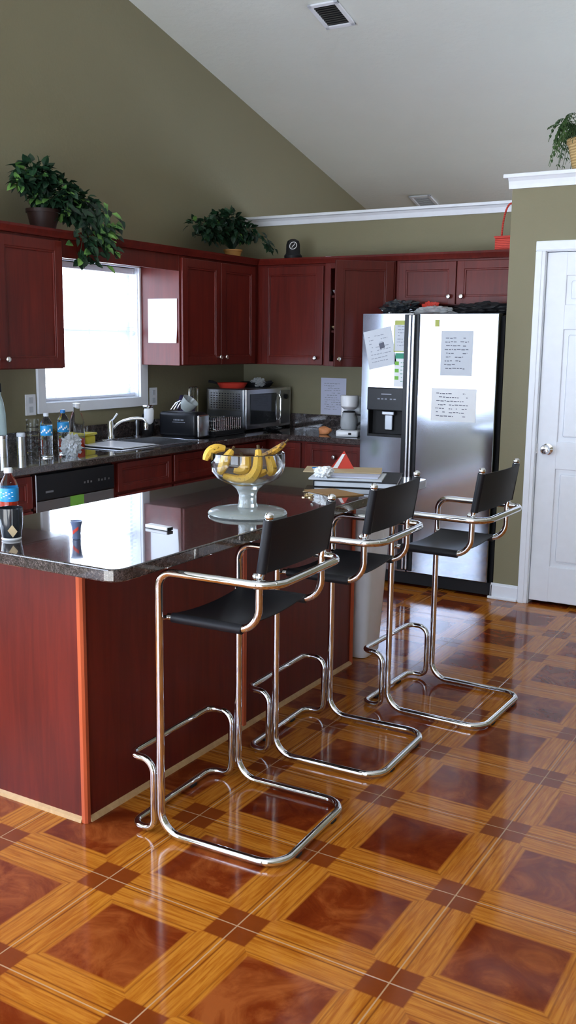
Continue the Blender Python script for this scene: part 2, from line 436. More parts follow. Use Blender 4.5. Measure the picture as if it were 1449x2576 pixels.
struct('trim_2', mb, M['white'])
# door casing
mb = MB(); cw = .062
for x0, x1, z0, z1 in ((DX0-cw, DX0-.004, 0, DZ+.006), (DX1+.004, DX1+cw, 0, DZ+.006), (DX0-cw, DX1+cw, DZ+.006, DZ+cw)):
    mb.box((x0, PYF-.016, z0), (x1, PYF+.002, z1), .004)
    mb.box((x0+.006, PYF-.020, z0+(.006 if z0 else 0)), (x1-.02 if x1-x0 < .1 else x1-.006, PYF-.012, z1-(.006 if z0 else 0)), .002)
mb.box((DX0-.013, PYF+.0, 0), (DX0-.002, PYF+.105, DZ+.012)); mb.box((DX1+.002, PYF, 0), (DX1+.013, PYF+.105, DZ+.012)); mb.box((DX0-.013, PYF, DZ+.003), (DX1+.013, PYF+.105, DZ+.013))
struct('trim_3', mb, M['white'])
# the six-panel door
dr = sthing('door_1', (DX0, PYF+.03, .012))
mb = MB(); dz0 = .022; yf = PYF+.012; W_ = DX1-DX0
mb.box((DX0, yf+.010, dz0), (DX1, yf+.036, DZ))
st = .115; mw = .10; pw = (W_-2*st-mw)/2
rows = [(.24, .82), (.98, 1.62), (1.76, 1.92)]
def fr(x0, x1, z0, z1, d=0.0): mb.box((x0, yf+d, z0), (x1, yf+.012, z1), .004)
fr(DX0, DX0+st, dz0, DZ); fr(DX1-st, DX1, dz0, DZ); fr(DX0+st+pw, DX0+st+pw+mw, dz0, DZ)
zz = [dz0, .24, .82, .98, 1.62, 1.76, 1.92, DZ]
for i in (0, 2, 4, 6): fr(DX0+.01, DX1-.01, max(zz[i], dz0+.001), min(zz[i+1], DZ-.001), .0012)
for z0, z1 in rows:
    for k in (0, 1):
        x0 = DX0+st+k*(pw+mw); mb.box((x0+.028, yf+.002, z0+.028), (x0+pw-.028, yf+.014, z1-.028), .010, 3)
struct('door_panel', mb, M['white'], dr)
KN = Matrix.Translation((-.262, yf, .935)) @ Matrix.Rotation(PI/2, 4, 'X')
o = obj('door_handle', MB().lathe([(0, 0), (.032, 0), (.033, .006), (.014, .012), (.012, .03), (.026, .042), (.030, .054), (.022, .066), (0, .070)], n=24, M_=KN), M['chrome'], dr, True)
o = obj('latch_plate', MB().box((DX0-.003, yf-.004, .905), (DX0+.004, yf+.01, .965), .001), M['nickel'], dr)
# baseboards
def bboard(name, x0, x1, yf_):
    mb = MB().box((x0, yf_-.014, 0), (x1, yf_, .085), .003).box((x0, yf_-.010, .08), (x1, yf_, .098), .004)
    return mb
mb = bboard('b', PX0-.012, DX0-cw-.001, PYF)
mb.box((PX0-.014, PYF-.014, 0), (PX0, YB-.8+.2, .085), .003); mb.box((PX0-.026, PYF-.028, 0), (DX0-cw-.001, PYF-.012, .018), .006)
struct('baseboard_pantry', mb, M['white'])
mb = bboard('b', DX1+cw, 3.2, PYF); struct('baseboard_front', mb, M['white'])
struct('baseboard_rear', MB().box((XL, YR, 0), (XR, YR+.014, .09), .003), M['white'])
struct('baseboard_right', MB().box((XR-.014, YR+.02, 0), (XR, YF, .09), .003), M['white'])
struct('baseboard_left', MB().box((XL, YR+.02, 0), (XL+.014, 0.2, .09), .003), M['white'])

# kitchen window
wi = sthing('window_1', (XL, (WY0+WY1)/2, WZ0))
mb = MB(); c = .06
for y0, y1, z0, z1 in ((WY0-c, WY0+.002, WZ0-c, WZ1+.02), (WY1-.002, WY1+.075, WZ0-c, WZ1+.02), (WY0-.002, WY1+.002, WZ0-c, WZ0+.002), (WY0-c, WY1+.075, WZ1-.002, WZ1+.05)):
    mb.box((XL, y0, z0), (XL+.018, y1, z1), .003)
struct('window_frame', mb, M['white'], wi)
mb = MB(); c = .035; X0, X1 = XL-.11, XL-.07
for y0, y1, z0, z1 in ((WY0, WY0+c, WZ0, WZ1), (WY1-c, WY1, WZ0, WZ1), (WY0+c, WY1-c, WZ0, WZ0+c), (WY0+c, WY1-c, WZ1-c, WZ1), (WY0+c, WY1-c, 1.565, 1.60)):
    mb.box((X0, y0, z0), (X1, y1, z1), .003)
mb.box((XL-.07, WY0, WZ0), (XL+.0, WY1, WZ0+.006)); mb.box((XL-.07, WY0, WZ0), (XL, WY0+.005, WZ1)); mb.box((XL-.07, WY1-.005, WZ0), (XL, WY1, WZ1))
struct('window_sash', mb, M['white'], wi)
m = M['pane'] = mat('window_pane', (1, 1, 1), .02); t = NT(m)
tb_ = t.node('ShaderNodeBsdfTransparent'); mxs = t.node('ShaderNodeMixShader'); mxs.inputs[0].default_value = .05
tb_.inputs[0].default_value = (.98, .99, 1, 1)
t.l.new(tb_.outputs[0], mxs.inputs[1]); t.l.new(t.n['Principled BSDF'].outputs[0], mxs.inputs[2]); t.l.new(mxs.outputs[0], t.n['Material Output'].inputs[0])
struct('window_pane', MB().box((XL-.094, WY0+c, WZ0+c), (XL-.090, WY1-c, WZ1-c)), M['pane'], wi)
mb = MB()
for k in range(30):
    z = WZ0+.03+k*.0262
    mb.box((XL-.058, WY0+.008, z), (XL-.030, WY1-.008, z+.0012))
mb.box((XL-.06, WY0+.008, WZ0+.008), (XL-.028, WY1-.008, WZ0+.022), .003); mb.box((XL-.066, WY0+.006, WZ1-.04), (XL-.022, WY1-.006, WZ1-.004), .003)
for y in (WY0+.13, WY0+.43, WY1-.16): mb.tube([(XL-.029, y, WZ0+.02), (XL-.029, y, WZ1-.03)], .0012, 5)
struct('window_blind', mb, M['white'], wi)
# unseen windows: behind the camera, plus one added in the far room
def backwin(name, axis, a0, a1, z0, z1, nd, Y0=None):
    YR_ = YR if Y0 is None else Y0; sg = 1 if Y0 is None else -1
    w = sthing(name, ((XL if axis == 'x' else (a0+a1)/2), ((a0+a1)/2 if axis == 'x' else YR_), z0))
    mb = MB(); c = .05
    def bx(u0, u1, w0, w1, d0=-.10, d1=.018):
        if axis == 'x': mb.box((XL+d0, u0, w0), (XL+d1, u1, w1), .003)
        else: mb.box((u0, YR_+sg*d0, w0), (u1, YR_+sg*d1, w1), .003)
    bx(a0-.03, a0+c, z0-.03, z1+.03); bx(a1-c, a1+.03, z0-.03, z1+.03); bx(a0, a1, z0-.03, z0+c); bx(a0, a1, z1-c, z1+.03)
    for k in range(1, nd): u_ = a0+(a1-a0)*k/nd; bx(u_-.03, u_+.03, z0, z1, -.10, -.04)
    struct('window_frame', mb, M['white'], w)
    mb = MB()
    if axis == 'x': mb.box((XL-.074, a0+c, z0+c), (XL-.070, a1-c, z1-c))
    else: mb.box((a0+c, YR_-sg*.074, z0+c), (a1-c, YR_-sg*.070, z1-c))
    struct('window_pane', mb, M['pane'], w)
backwin('window_2', 'x', PY0, PY1, PZ0, PZ1, 3)
backwin('window_3', 'y', RW[0][0], RW[0][1], RZ0, RZ1, 2)
backwin('window_4', 'y', RW[1][0], RW[1][1], RZ0, RZ1, 2)
backwin('added_window_5', 'y', FW[0][0], FW[0][1], FZ0, FZ1, 2, YF)  # unseen far-room window, added to brighten the ceiling

# ceiling vents
def vent(x, y, L, W_, label, rot=0, m1='blackmatte', m2='steeldark'):
    n = Vector((0, .25, 1)).normalized()
    tl = math.atan(-.25)
    T = Matrix.Translation((x, y, cz(y)-.002)) @ Matrix.Rotation(tl, 4, 'X') @ Matrix.Rotation(rot, 4, 'Z')
    t_ = thing('ceiling_vent', label, 'vent', (x, y, cz(y)), None)
    mb = MB(); b_ = .028
    for a, c in (((-L/2, -W_/2), (L/2, -W_/2+b_)), ((-L/2, W_/2-b_), (L/2, W_/2)), ((-L/2, -W_/2), (-L/2+b_, W_/2)), ((L/2-b_, -W_/2), (L/2, W_/2))):
        mb.box((*a, -.012), (*c, 0), .003, 2, T)
    obj('frame', mb, M['white'], t_)
    obj('duct_opening', MB().box((-L/2+.01, -W_/2+.01, -.004), (L/2-.01, W_/2-.01, 0), 0, 1, T), M[m1], t_)
    mb = MB(); k = -W_/2+b_+.012
    while k < W_/2-b_-.006:
        mb.box((-L/2+b_, k, -.009), (L/2-b_, k+.007, -.006), 0, 1, T); k += .021
    obj('louvers', mb, M[m2], t_)
vent(-1.655, 3.49, .20, .26, 'square ceiling vent with dark louvers high on the sloped ceiling')
vent(-2.19, 6.24, .20, .24, 'small ceiling vent just above the white plant ledge, far down the slope', 0, 'ink', 'white')

# ------------------------------------------------------------------ upper cabinets
XU, YU, ZB, ZT = -2.467, 3.970, 1.376, 2.062     # face planes of the doors
XF, YFc = XU-.02, YU+.02                        # carcass faces
G = .0015
def carcass_x(y0, y1, z0, z1):
    return MB().box((XL+.002, y0+G, z0), (XF, y1-G, z1), .002)
# left of window
cb = thing('upper_cabinet', 'dark cherry wall cabinet left of the window, under the tall trailing plant', 'cabinet', (-2.64, 1.55, ZB))
obj('body', carcass_x(1.08, 2.02, ZB, ZT), M['cherry'], cb)
for a0, a1, kn in ((1.085, 1.545, 1.51), (1.550, 2.012, 1.585)):
    d = obj('door', panel_door('x', XF, a0, a1, ZB+.004, ZT-.014), M['cherry'], cb)
    knob('x', XU, kn, ZB+.052, d)
# valance
obj_ = obj('window_valance', MB().box((XF-.02, 2.022, 1.965), (XF, 3.068, ZT), .002), M['cherry'])
tag(obj_, 'plain dark wood valance board bridging the cabinets above the kitchen window', 'valance')
# right of window
cb = thing('upper_cabinet', 'two-door dark cherry wall cabinet between the window and the corner', 'cabinet', (-2.64, 3.5, ZB))
obj('body', MB().box((XL+.002, 3.07, ZB), (XF, YB-.002, ZT), .002), M['cherry'], cb)
for a0, a1, kn in ((3.082, 3.506, 3.475), (3.512, 3.935, 3.545)):
    d = obj('door', panel_door('x', XF, a0, a1, ZB+.004, ZT-.014), M['cherry'], cb)
    knob('x', XU, kn, ZB+.052, d)
# back wall: closed door
XC = XF
cb = thing('upper_cabinet', 'single-door dark cherry wall cabinet in the corner on the fridge wall', 'cabinet', (-2.2, 4.1, ZB))
obj('body', MB().box((XC+.002, YFc, ZB), (-1.932, YB-.002, ZT), .002), M['cherry'], cb)
d = obj('door', panel_door('y', YFc, -2.435, -1.945, ZB+.004, ZT-.014), M['cherry'], cb)
knob('y', YU, -1.99, ZB+.052, d)
# open cabinet
cb = thing('upper_cabinet', 'dark cherry wall cabinet with its door standing ajar, left of the fridge', 'cabinet', (-1.66, 4.1, ZB))
mb = MB(); x0, x1 = -1.929, -1.412
mb.box((x0, YFc, ZB), (x0+.018, YB-.002, ZT)); mb.box((x1-.018, YFc, ZB), (x1, YB-.002, ZT)); mb.box((x0+.018, YFc, ZB), (x1-.018, YB-.002, ZB+.018))
mb.box((x0+.018, YFc, ZT-.018), (x1-.018, YB-.002, ZT)); mb.box((x0+.018, YB-.008, ZB+.018), (x1-.018, YB-.002, ZT-.018))
mb.box((x0, YFc-.018, ZB), (x0+.040, YFc, ZT), .001); mb.box((x1-.02, YFc-.018, ZB), (x1, YFc, ZT), .001)
mb.box((x0+.04, YFc-.018, ZB), (x1-.02, YFc, ZB+.03), .001); mb.box((x0+.04, YFc-.018, ZT-.035), (x1-.02, YFc, ZT), .001)
obj('body', mb, M['cherry'], cb)
for z in (1.60, 1.835):
    obj('shelf', MB().box((x0+.019, YFc+.01, z), (x1-.019, YB-.01, z+.016)), M['cherry_dark'], cb)
MD = Matrix.Translation((-1.425, YFc-.018, 0)) @ Matrix.Rotation(math.radians(43), 4, 'Z')
d = obj('door', panel_door('y', 0, -.395, 0, ZB+.002, ZT-.006, M_=MD), M['cherry_dark'], cb)
knob('y', -.02, -.365, ZB+.052, d, MD)
# items on its shelves (only slivers show)
o = obj('bowl', MB().lathe([(0, 0), (.03, 0), (.055, .035), (.052, .035), (.028, .005), (0, .005)], (-1.86, 4.06, 1.8515), 20), M['whitegloss'], None, True)
tag(o, 'pale bowl on the upper shelf inside the open cabinet', 'bowl')
o = obj('saucer_stack', MB().lathe([(0, 0), (.03, 0), (.055, .02), (.055, .03), (0, .03)], (-1.86, 4.06, 1.6165), 20), M['tan'], None, True)
tag(o, 'cream dishes on the middle shelf inside the open cabinet', 'dishes')
o = obj('glass_dish', MB().lathe([(0, 0), (.04, 0), (.052, .05), (.049, .05), (.037, .004), (0, .004)], (-1.86, 4.06, ZB+.0185), 20), M['steel'], None, True)
tag(o, 'shiny dish on the bottom shelf inside the open cabinet', 'dish')
# above fridge
ZF = 1.775
cb = thing('upper_cabinet', 'short two-door dark cherry cabinet bridging over the fridge', 'cabinet', (-.98, 4.1, ZF))
obj('body', MB().box((-1.409, YFc, ZF), (PX0-.004, YB-.002, ZT), .002), M['cherry'], cb)
for a0, a1, kn in ((-1.385, -.992, -1.03), (-.986, -.56, -.945)):
    d = obj('door', panel_door('y', YFc, a0, a1, ZF+.006, ZT-.014, .05), M['cherry'], cb)
    knob('y', YU, kn, ZF+.055, d)
# crown moulding along all tops
mb = MB()
prof = [(0, 0), (.006, 0), (.012, .012), (.022, .030), (.026, .042), (0, .042)]
zc = ZT-.002
mb.prism([(XF+p[0]+.02 if p[0] else XF-.02, zc+p[1]+.002) for p in prof], 1, 1.08, YFc-.045)
mb.prism([(YFc-p[0]-.02 if p[0] else YFc+.02, zc+p[1]+.002) for p in prof], 0, XF+.0, PX0-.004)
mb.box((XL+.002, 1.08, ZT+.0005), (XF-.02, 2.02, ZT+.03)); mb.box((XL+.002, 3.07, ZT+.0005), (XF-.02, YB-.002, ZT+.03)); mb.box((XF-.02, YFc+.02, ZT+.0005), (PX0-.004, YB-.002, ZT+.03))
o = obj('crown_moulding', mb, M['cherry']); tag(o, 'dark cherry crown moulding running along the tops of the wall cabinets', 'moulding')
ZTOP = ZT+.0305
# paper taped on cabinet side
p_ = thing('paper_note', 'white paper sheet taped to the side of the wall cabinet right of the window', 'paper', (-2.62, 3.068, 1.52))
obj('sheet', MB().grid(lambda u, v: Vector((-2.735+.232*u, 3.0665-.006*max(0, u-.6)*max(0, .35-v)*10, 1.518+.278*v)), 10, 10, .0008), M['paper'], p_, True)

# ------------------------------------------------------------------ base cabinets and worktop
XB, YBs = -2.225, 3.728    # carcass faces (door faces .02 proud)
ZC0, ZC1 = .876, .914
def base_x(name, y0, y1, label, fronts, knobs=True):
    cb = thing(name, label, 'cabinet', (-2.5, (y0+y1)/2, 0))
    obj('body', MB().box((XL+.002, y0+G, .10), (XB, y1-G, .738), .001).box((XB-.022, y0+G, .738), (XB, y1-G, ZC0-.002)).box((XL+.002, y0+G, .738), (XB-.022, y0+G+.018, ZC0-.002)).box((XL+.002, y1-G-.018, .738), (XB-.022, y1-G, ZC0-.002)).box((XL+.002, y0+G, 0), (XB-.07, y1-G, .10)), M['cherry'], cb)
    n = len(fronts)
    for a0, a1 in fronts:
        obj('drawer_front', panel_door('x', XB, a0, a1, .70, .862, .035), M['cherry'], cb)
        d = obj('door', panel_door('x', XB, a0, a1, .115, .685), M['cherry'], cb)
        knob('x', XB+.02, a1-.03 if a0 < (y0+y1)/2-.05 else a0+.03, .64, d)
    return cb
base_x('base_cabinet', .75, 1.490, 'dark cherry base cabinet left of the dishwasher', [(.76, 1.11), (1.12, 1.482)])
base_x('base_cabinet', 2.100, 3.16, 'dark cherry sink cabinet with two false drawer fronts right of the dishwasher', [(2.128, 2.612), (2.640, 3.12)])
base_x('base_cabinet', 3.162, 3.70, 'dark cherry base cabinet at the corner end of the window run', [(3.19, 3.66)])
cb = thing('base_cabinet', 'narrow dark cherry corner cabinet front on the fridge wall, left of the red drawer', 'cabinet', (-2.08, 4.0, 0))
obj('body', MB().box((XL+.002, YBs, .10), (-1.936, YB-.002, ZC0-.002), .001).box((XL+.002, YBs+.07, 0), (-1.936, YB-.002, .1)), M['cherry'], cb)
d = obj('door', panel_door('y', YBs, -2.16, -1.955, .115, .862, .04), M['cherry'], cb); knob('y', YBs-.02, -1.985, .64, d)
cb = thing('base_cabinet', 'dark cherry base cabinet with a knobbed drawer between corner and fridge', 'cabinet', (-1.7, 4.0, 0))
obj('body', MB().box((-1.934, YBs, .10), (-1.475, YB-.002, ZC0-.002), .001).box((-1.934, YBs+.07, 0), (-1.475, YB-.002, .1)), M['cherry'], cb)
d = obj('drawer', panel_door('y', YBs, -1.905, -1.485, .69, .862, .035), M['cherry'], cb); knob('y', YBs-.02, -1.69, .783, d)
d = obj('door', panel_door('y', YBs, -1.905, -1.485, .115, .675), M['cherry'], cb); knob('y', YBs-.02, -1.86, .62, d)
# dishwasher
dw = thing('dishwasher', 'built-in dishwasher with black control panel beside the sink cabinet', 'dishwasher', (-2.5, 1.795, 0))
obj('tub', MB().box((XL+.01, 1.494, .02), (XB-.004, 2.094, ZC0-.003)), M['blackmatte'], dw)
obj('door_panel', MB().box((XB-.003, 1.503, .10), (XB+.022, 2.086, .728), .003), M['dwsteel'], dw)
obj('control_panel', MB().box((XB-.003, 1.503, .731), (XB+.030, 2.086, .862), .006), M['blackgloss'], dw)
obj('side_strip', MB().box((XB+.0, 1.497, .10), (XB+.026, 1.5025, .865)), M['chrome'], dw)
mb = MB()
for k, y in enumerate((1.84, 1.865, 1.89, 1.95, 1.975, 2.0, 2.03)): mb.box((XB+.0305, y, .785), (XB+.0315, y+.012, .795+.004*(k % 2)))
mb.box((XB+.0305, 1.56, .768), (XB+.0315, 1.615, .778)); obj('control_markings', mb, M['steeldark'], dw)
o = obj('magnet_sign', MB().box((XB+.0225, 1.744, .60), (XB+.0245, 1.846, .729), .0005), M['green']); tag(o, 'bright green card magnet on the dishwasher door', 'magnet')

# worktop: L shape with backsplash
WX, WYf, WXR = -2.180, 3.683, -1.468
mb = MB()
SX0, SX1, SY0, SY1 = -2.735, -2.275, 2.235, 3.015   # sink cut-out
def slab(a, c): mb.box(a, c)
e = .012
# left run cut round the sink
mb.box((XL+.001, .75, ZC0), (WX-e, SY0, ZC1)); mb.box((XL+.001, SY0, ZC0), (SX0, SY1, ZC1)); mb.box((SX1, SY0, ZC0), (WX-e, SY1, ZC1)); mb.box((XL+.001, SY1, ZC0), (WX-e, YB-.001, ZC1))
mb.box((WX-e, WYf+e, ZC0), (WXR, YB-.001, ZC1))
nose = [(0, 0), (e-.004, 0), (e, .004), (e, ZC1-ZC0-.006), (e-.005, ZC1-ZC0), (0, ZC1-ZC0)]
mb.prism([(WX-e+p[0], ZC0+p[1]) for p in nose], 1, .75, WYf+e)
mb.prism([(WYf+e-p[0], ZC0+p[1]) for p in nose], 0, WX-e, WXR)
mb.box((XL+.001, .75, ZC1), (XL+.020, YB-.001, 1.012), .002); mb.box((XL+.020, YB-.020, ZC1), (WXR, YB-.001, 1.012), .002)
o = obj('kitchen_worktop', mb, M['granite']); tag(o, 'dark speckled laminate worktop running under the window and round the corner', 'worktop')

# ------------------------------------------------------------------ sink and faucet
sk = thing('kitchen_sink', 'double-bowl stainless steel sink set in the worktop under the window', 'sink', (-2.5, 2.625, ZC1))
mb = MB(); zt = ZC1+.004
def rimbox(x0, x1, y0, y1): mb.box((x0, y0, ZC1), (x1, y1, zt), .0015)
bx0, bx1 = -2.655, -2.295; m1, m2 = 2.605, 2.645
rimbox(SX0-.015, bx0, SY0-.015, SY1+.015); rimbox(bx1, SX1+.015, SY0-.015, SY1+.015); rimbox(bx0, bx1, SY0-.015, SY0+.02); rimbox(bx0, bx1, SY1-.02, SY1+.015); rimbox(bx0, bx1, m1, m2)
obj('rim', mb, M['steel'], sk)
for y0, y1 in ((SY0+.02, m1), (m2, SY1-.02)):
    mb = MB(); zb0 = ZC1-.17
    mb.box((bx0-.004, y0-.004, zb0-.004), (bx1+.004, y1+.004, zb0)); mb.box((bx0-.004, y0-.004, zb0), (bx0, y1+.004, ZC1)); mb.box((bx1, y0-.004, zb0), (bx1+.004, y1+.004, ZC1))
    mb.box((bx0, y0-.004, zb0), (bx1, y0, ZC1)); mb.box((bx0, y1, zb0), (bx1, y1+.004, ZC1))
    b_ = obj('bowl', mb, M['steel'], sk)
    obj('drain', MB().lathe([(0, .001), (.04, .001), (.042, .003), (.03, .003), (.028, -.002+.003), (0, .001)], ((bx0+bx1)/2, (y0+y1)/2, zb0), 20), M['chrome'], b_, True)
zt2 = zt+.0005
fc = thing('faucet', 'chrome kitchen faucet with arched spout and lever behind the sink', 'faucet', (-2.70, 2.64, zt2))
obj('base', MB().box((-2.725, 2.56, zt2), (-2.680, 2.83, zt2+.012), .005).lathe([(0, 0), (.024, 0), (.024, .02), (.019, .03), (.019, .10), (.016, .112), (0, .115)], (-2.70, 2.64, zt2+.01), 20), M['chrome'], fc, True)
sp_ = [(-2.70, 2.64, zt2+.03), (-2.69, 2.655, 1.0), (-2.66, 2.69, 1.035), (-2.61, 2.725, 1.052), (-2.56, 2.755, 1.058), (-2.535, 2.77, 1.048), (-2.528, 2.775, 1.028)]
P_ = []
for i in range(len(sp_)-1): P_ += [Vector(sp_[i]).lerp(Vector(sp_[i+1]), k/4) for k in range(4)]
for _ in range(3): P_ = [P_[0]]+[(P_[i-1]+P_[i]*2+P_[i+1])/4 for i in range(1, len(P_)-1)]+[P_[-1]]
obj('spout', MB().tube(P_, .009, 12), M['chrome'], fc, True)
lv = obj('handle', MB().tube([(-2.70, 2.64, 1.035), (-2.70, 2.665, 1.045), (-2.70, 2.705, 1.078)], [.008, .006, .008], 10), M['chrome'], fc, True)
wf = thing('water_filter', 'chrome and white water filter mounted on the end of the faucet spout', 'filter', (-2.515, 2.82, 1.02))
obj('housing', MB().lathe([(0, 0), (.012, 0), (.026, .012), (.030, .03), (.032, .085), (.026, .10), (0, .103)], (-2.525, 2.800, 1.018), 20), M['whitegloss'], wf, True)
obj('collar', MB().lathe([(0, 0), (.016, 0), (.018, .02), (.015, .045), (0, .047)], (-2.528, 2.775, .985), 16), M['chrome'], wf, True)
obj('cap', MB().box((-2.550, 2.765, 1.115), (-2.500, 2.815, 1.138), .008), M['chrome'], wf, True)
o = obj('side_sprayer', MB().lathe([(0, 0), (.022, 0), (.022, .008), (.012, .014), (.011, .07), (.015, .09), (.012, .115), (0, .118)], (-2.705, 2.84+.06, zt2), 16), M['steeldark'], None, True)
tag(o, 'dark metal side sprayer standing right of the faucet', 'sprayer')
# white cutting board / dish tray in near bowl end
o = obj('sink_mat', MB().box((-2.64, 2.30, ZC1+.0045), (-2.31, 2.585, ZC1+.012), .003), M['whitegloss']); tag(o, 'white plastic board lying across the left sink bowl', 'cutting board')

# ------------------------------------------------------------------ fridge
FX0, FX1, FY, FZ = -1.452, -.572, 3.600, 1.712
fg = thing('refrigerator', 'stainless side-by-side refrigerator with water dispenser and papers on its doors', 'refrigerator', (-1.0, 3.95, 0))
obj('cabinet', MB().box((FX0+.046, FY+.075, .03), (FX1+.012, YB-.03, FZ-.012), .004), M['blackmatte'], fg)
obj('grille', MB().box((FX0+.01, FY+.045, .012), (FX1+.008, FY+.09, .092), .004), M['blackmatte'], fg)
for x in (FX0+.06, FX1-.06): obj('foot', MB().lathe([(0, 0), (.02, 0), (.02, .03), (0, .03)], (x, FY+.13, 0), 12), M['blackmatte'], fg)
XM = -1.108
dL = MB(); D0, D1, DZ0, DZ1 = -1.402, -1.146, .955, 1.255
# left door with recess for the dispenser
for a, c in (((FX0, FY, .10), (D0, FY+.07, FZ)), ((D1, FY, .10), (XM-.004, FY+.07, FZ)), ((D0, FY, .10), (D1, FY+.07, DZ0)), ((D0, FY, DZ1), (D1, FY+.07, FZ)), ((D0, FY+.06, DZ0), (D1, FY+.07, DZ1))): dL.box(a, c)
dL.prism([(FX0, FY), (FX0, FY+.07), (FX0-.004, FY+.066), (FX0-.006, FY+.02), (FX0-.003, FY+.004)], 2, .10, FZ)
d1 = obj('freezer_door', dL, M['fridge'], fg)
ds = MB().box((D0-.006, FY-.006, 1.115), (D1+.004, FY+.02, DZ1+.004), .006)
d_ = obj('dispenser', ds, M['blackgloss'], d1)
ds = MB().box((D0, FY+.056, DZ0), (D1, FY+.0595, 1.115)).box((D0, FY-.002, DZ0), (D0+.008, FY+.058, 1.115)).box((D1-.008, FY-.002, DZ0), (D1, FY+.058, 1.115)).box((D0, FY-.004, DZ0-.004), (D1, FY+.058, DZ0+.012))
obj('dispenser_recess', ds, M['blackmatte'], d1)
obj('dispenser_paddle', MB().box((-1.30, FY+.03, .99), (-1.245, FY+.045, 1.10), .006).box((-1.315, FY+.015, 1.085), (-1.23, FY+.05, 1.113), .006), M['steeldark'], d1)
mb = MB()
for x in (-1.335, -1.31, -1.285, -1.25, -1.225): mb.box((x, FY-.0072, 1.185), (x+.016, FY-.006, 1.192))
mb.box((-1.31, FY-.0072, 1.215), (-1.24, FY-.006, 1.222)); obj('dispenser_buttons', mb, M['inkfaint'], d1)
mb = MB().box((XM+.004, FY, .10), (FX1, FY+.07, FZ), .004)
d2 = obj('fridge_door', mb, M['fridge'], fg)
for k, (dd, x0, x1_) in enumerate(((d1, XM-.058, XM-.005), (d2, XM+.005, XM+.040))):
    # full-length handle: black recess strip with slim steel grip
    obj('handle', MB().box((x0, FY-.008, .11), (x1_, FY+.001, FZ-.004), .003), M['blackgloss'], dd)
    gx0 = XM-.020 if k == 0 else XM+.003
    mb = MB().box((gx0, FY-.032, .12), (gx0+.015, FY-.008, FZ-.006), .005)
    obj('handle_grip', mb, M['steel'], dd)
# papers on the doors
def scrib(mb, x0, x1, z0, z1, rows, y, tilt=0, seed=1, dens=.75, h=.004, c=None):
    rd = random.Random(seed)
    for r in range(rows):
        z = z1-(r+.5)*(z1-z0)/rows; x = x0+rd.random()*.01; xe = x1-rd.random()*(x1-x0)*.25
        while x < xe:
            w = .006+rd.random()*.018; zj = z+(rd.random()-.5)*.003
            T = None if not tilt else Matrix.Translation(c) @ Matrix.Rotation(tilt, 4, 'Y') @ Matrix.Translation(-Vector(c))
            if rd.random() < dens: mb.box((x, y-.0004, zj-h/2), (min(x+w, xe), y, zj+h/2), 0, 1, T)
            x += w+.005
    return mb
def sheet(name, x0, x1, z0, z1, label, cat, mt='paper', rows=0, tilt=0, ink='ink', seed=1, margin=.12, off=0.0, yy=None):
    y = (FY if yy is None else yy)-off
    c = Vector(((x0+x1)/2, y, (z0+z1)/2)); T = Matrix.Translation(c) @ Matrix.Rotation(tilt, 4, 'Y') @ Matrix.Translation(-c)
    t_ = thing(name, label, cat, (c.x, y, z0))
    obj('sheet', MB().box((x0, y-.0016, z0), (x1, y-.0008, z1), 0, 1, T), M[mt], t_)
    if rows:
        mx_, mz = (x1-x0)*margin, (z1-z0)*margin
        obj('handwriting', scrib(MB(), x0+mx_, x1-mx_, z0+mz, z1-mz, rows, y-.0017, tilt, seed, c=c, h=min(.0045, (z1-z0)/rows*.3)), M[ink], t_)
    return t_
s1 = sheet('paper_note', -1.425, -1.235, 1.385, 1.62, 'tilted white sheet with a small dark picture, far left on the freezer door', 'paper', 'papergrey', 8, math.radians(-12), 'inkfaint', 3)
obj('picture', MB().box((-1.335, FY-.0024, 1.50), (-1.30, FY-.0017, 1.535), 0, 1, Matrix.Translation((-1.32, 0, 1.52)) @ Matrix.Rotation(-.3, 4, 'Y') @ Matrix.Translation((1.32, 0, -1.52))), M['ink'], s1)
s2 = sheet('calendar_card', -1.232, -1.145, 1.485, 1.672, 'notepad with olive header at the top right of the freezer door', 'notepad', 'papergrey', 7, 0, 'inkfaint', 5, .14)
mb = MB().box((-1.232, FY-.0026, 1.645), (-1.145, FY-.0017, 1.672)).box((-1.236, FY-.0022, 1.480), (-1.141, FY-.0017, 1.487)).box((-1.236, FY-.0022, 1.487), (-1.231, FY-.0017, 1.645)); obj('header', mb, M['lime'], s2)
s3 = sheet('coupon_sheet', -1.228, -1.143, 1.268, 1.478, 'green and white leaflet with three green blocks above the dispenser', 'leaflet', 'paper', 0)
mb = MB().box((-1.222, FY-.0026, 1.44), (-1.148, FY-.0017, 1.472)); obj('header', mb, M['teal'], s3)
for z in (1.40, 1.355, 1.31): obj('block', MB().box((-1.224, FY-.0026, z), (-1.198, FY-.0017, z+.022)), M['green'], s3)
obj('handwriting', scrib(MB(), -1.19, -1.148, 1.29, 1.425, 6, FY-.0017, 0, 9), M['teal'], s3)
sheet('paper_note', -.925, -.725, 1.345, 1.610, 'tall grey sheet of handwriting, upper one on the right fridge door', 'paper', 'papergrey', 9, 0, 'ink', 11, .12)
sheet('paper_note', -.975, -.690, 1.070, 1.268, 'wide white sheet of handwriting, lower one on the right fridge door', 'paper', 'paper', 7, 0, 'ink', 13, .10)
o = obj('fridge_magnet', MB().box((-.968, FY-.004, 1.635), (-.942, FY-.0005, 1.675), .001), M['lime']); tag(o, 'tiny olive magnet at the top of the right fridge door', 'magnet')
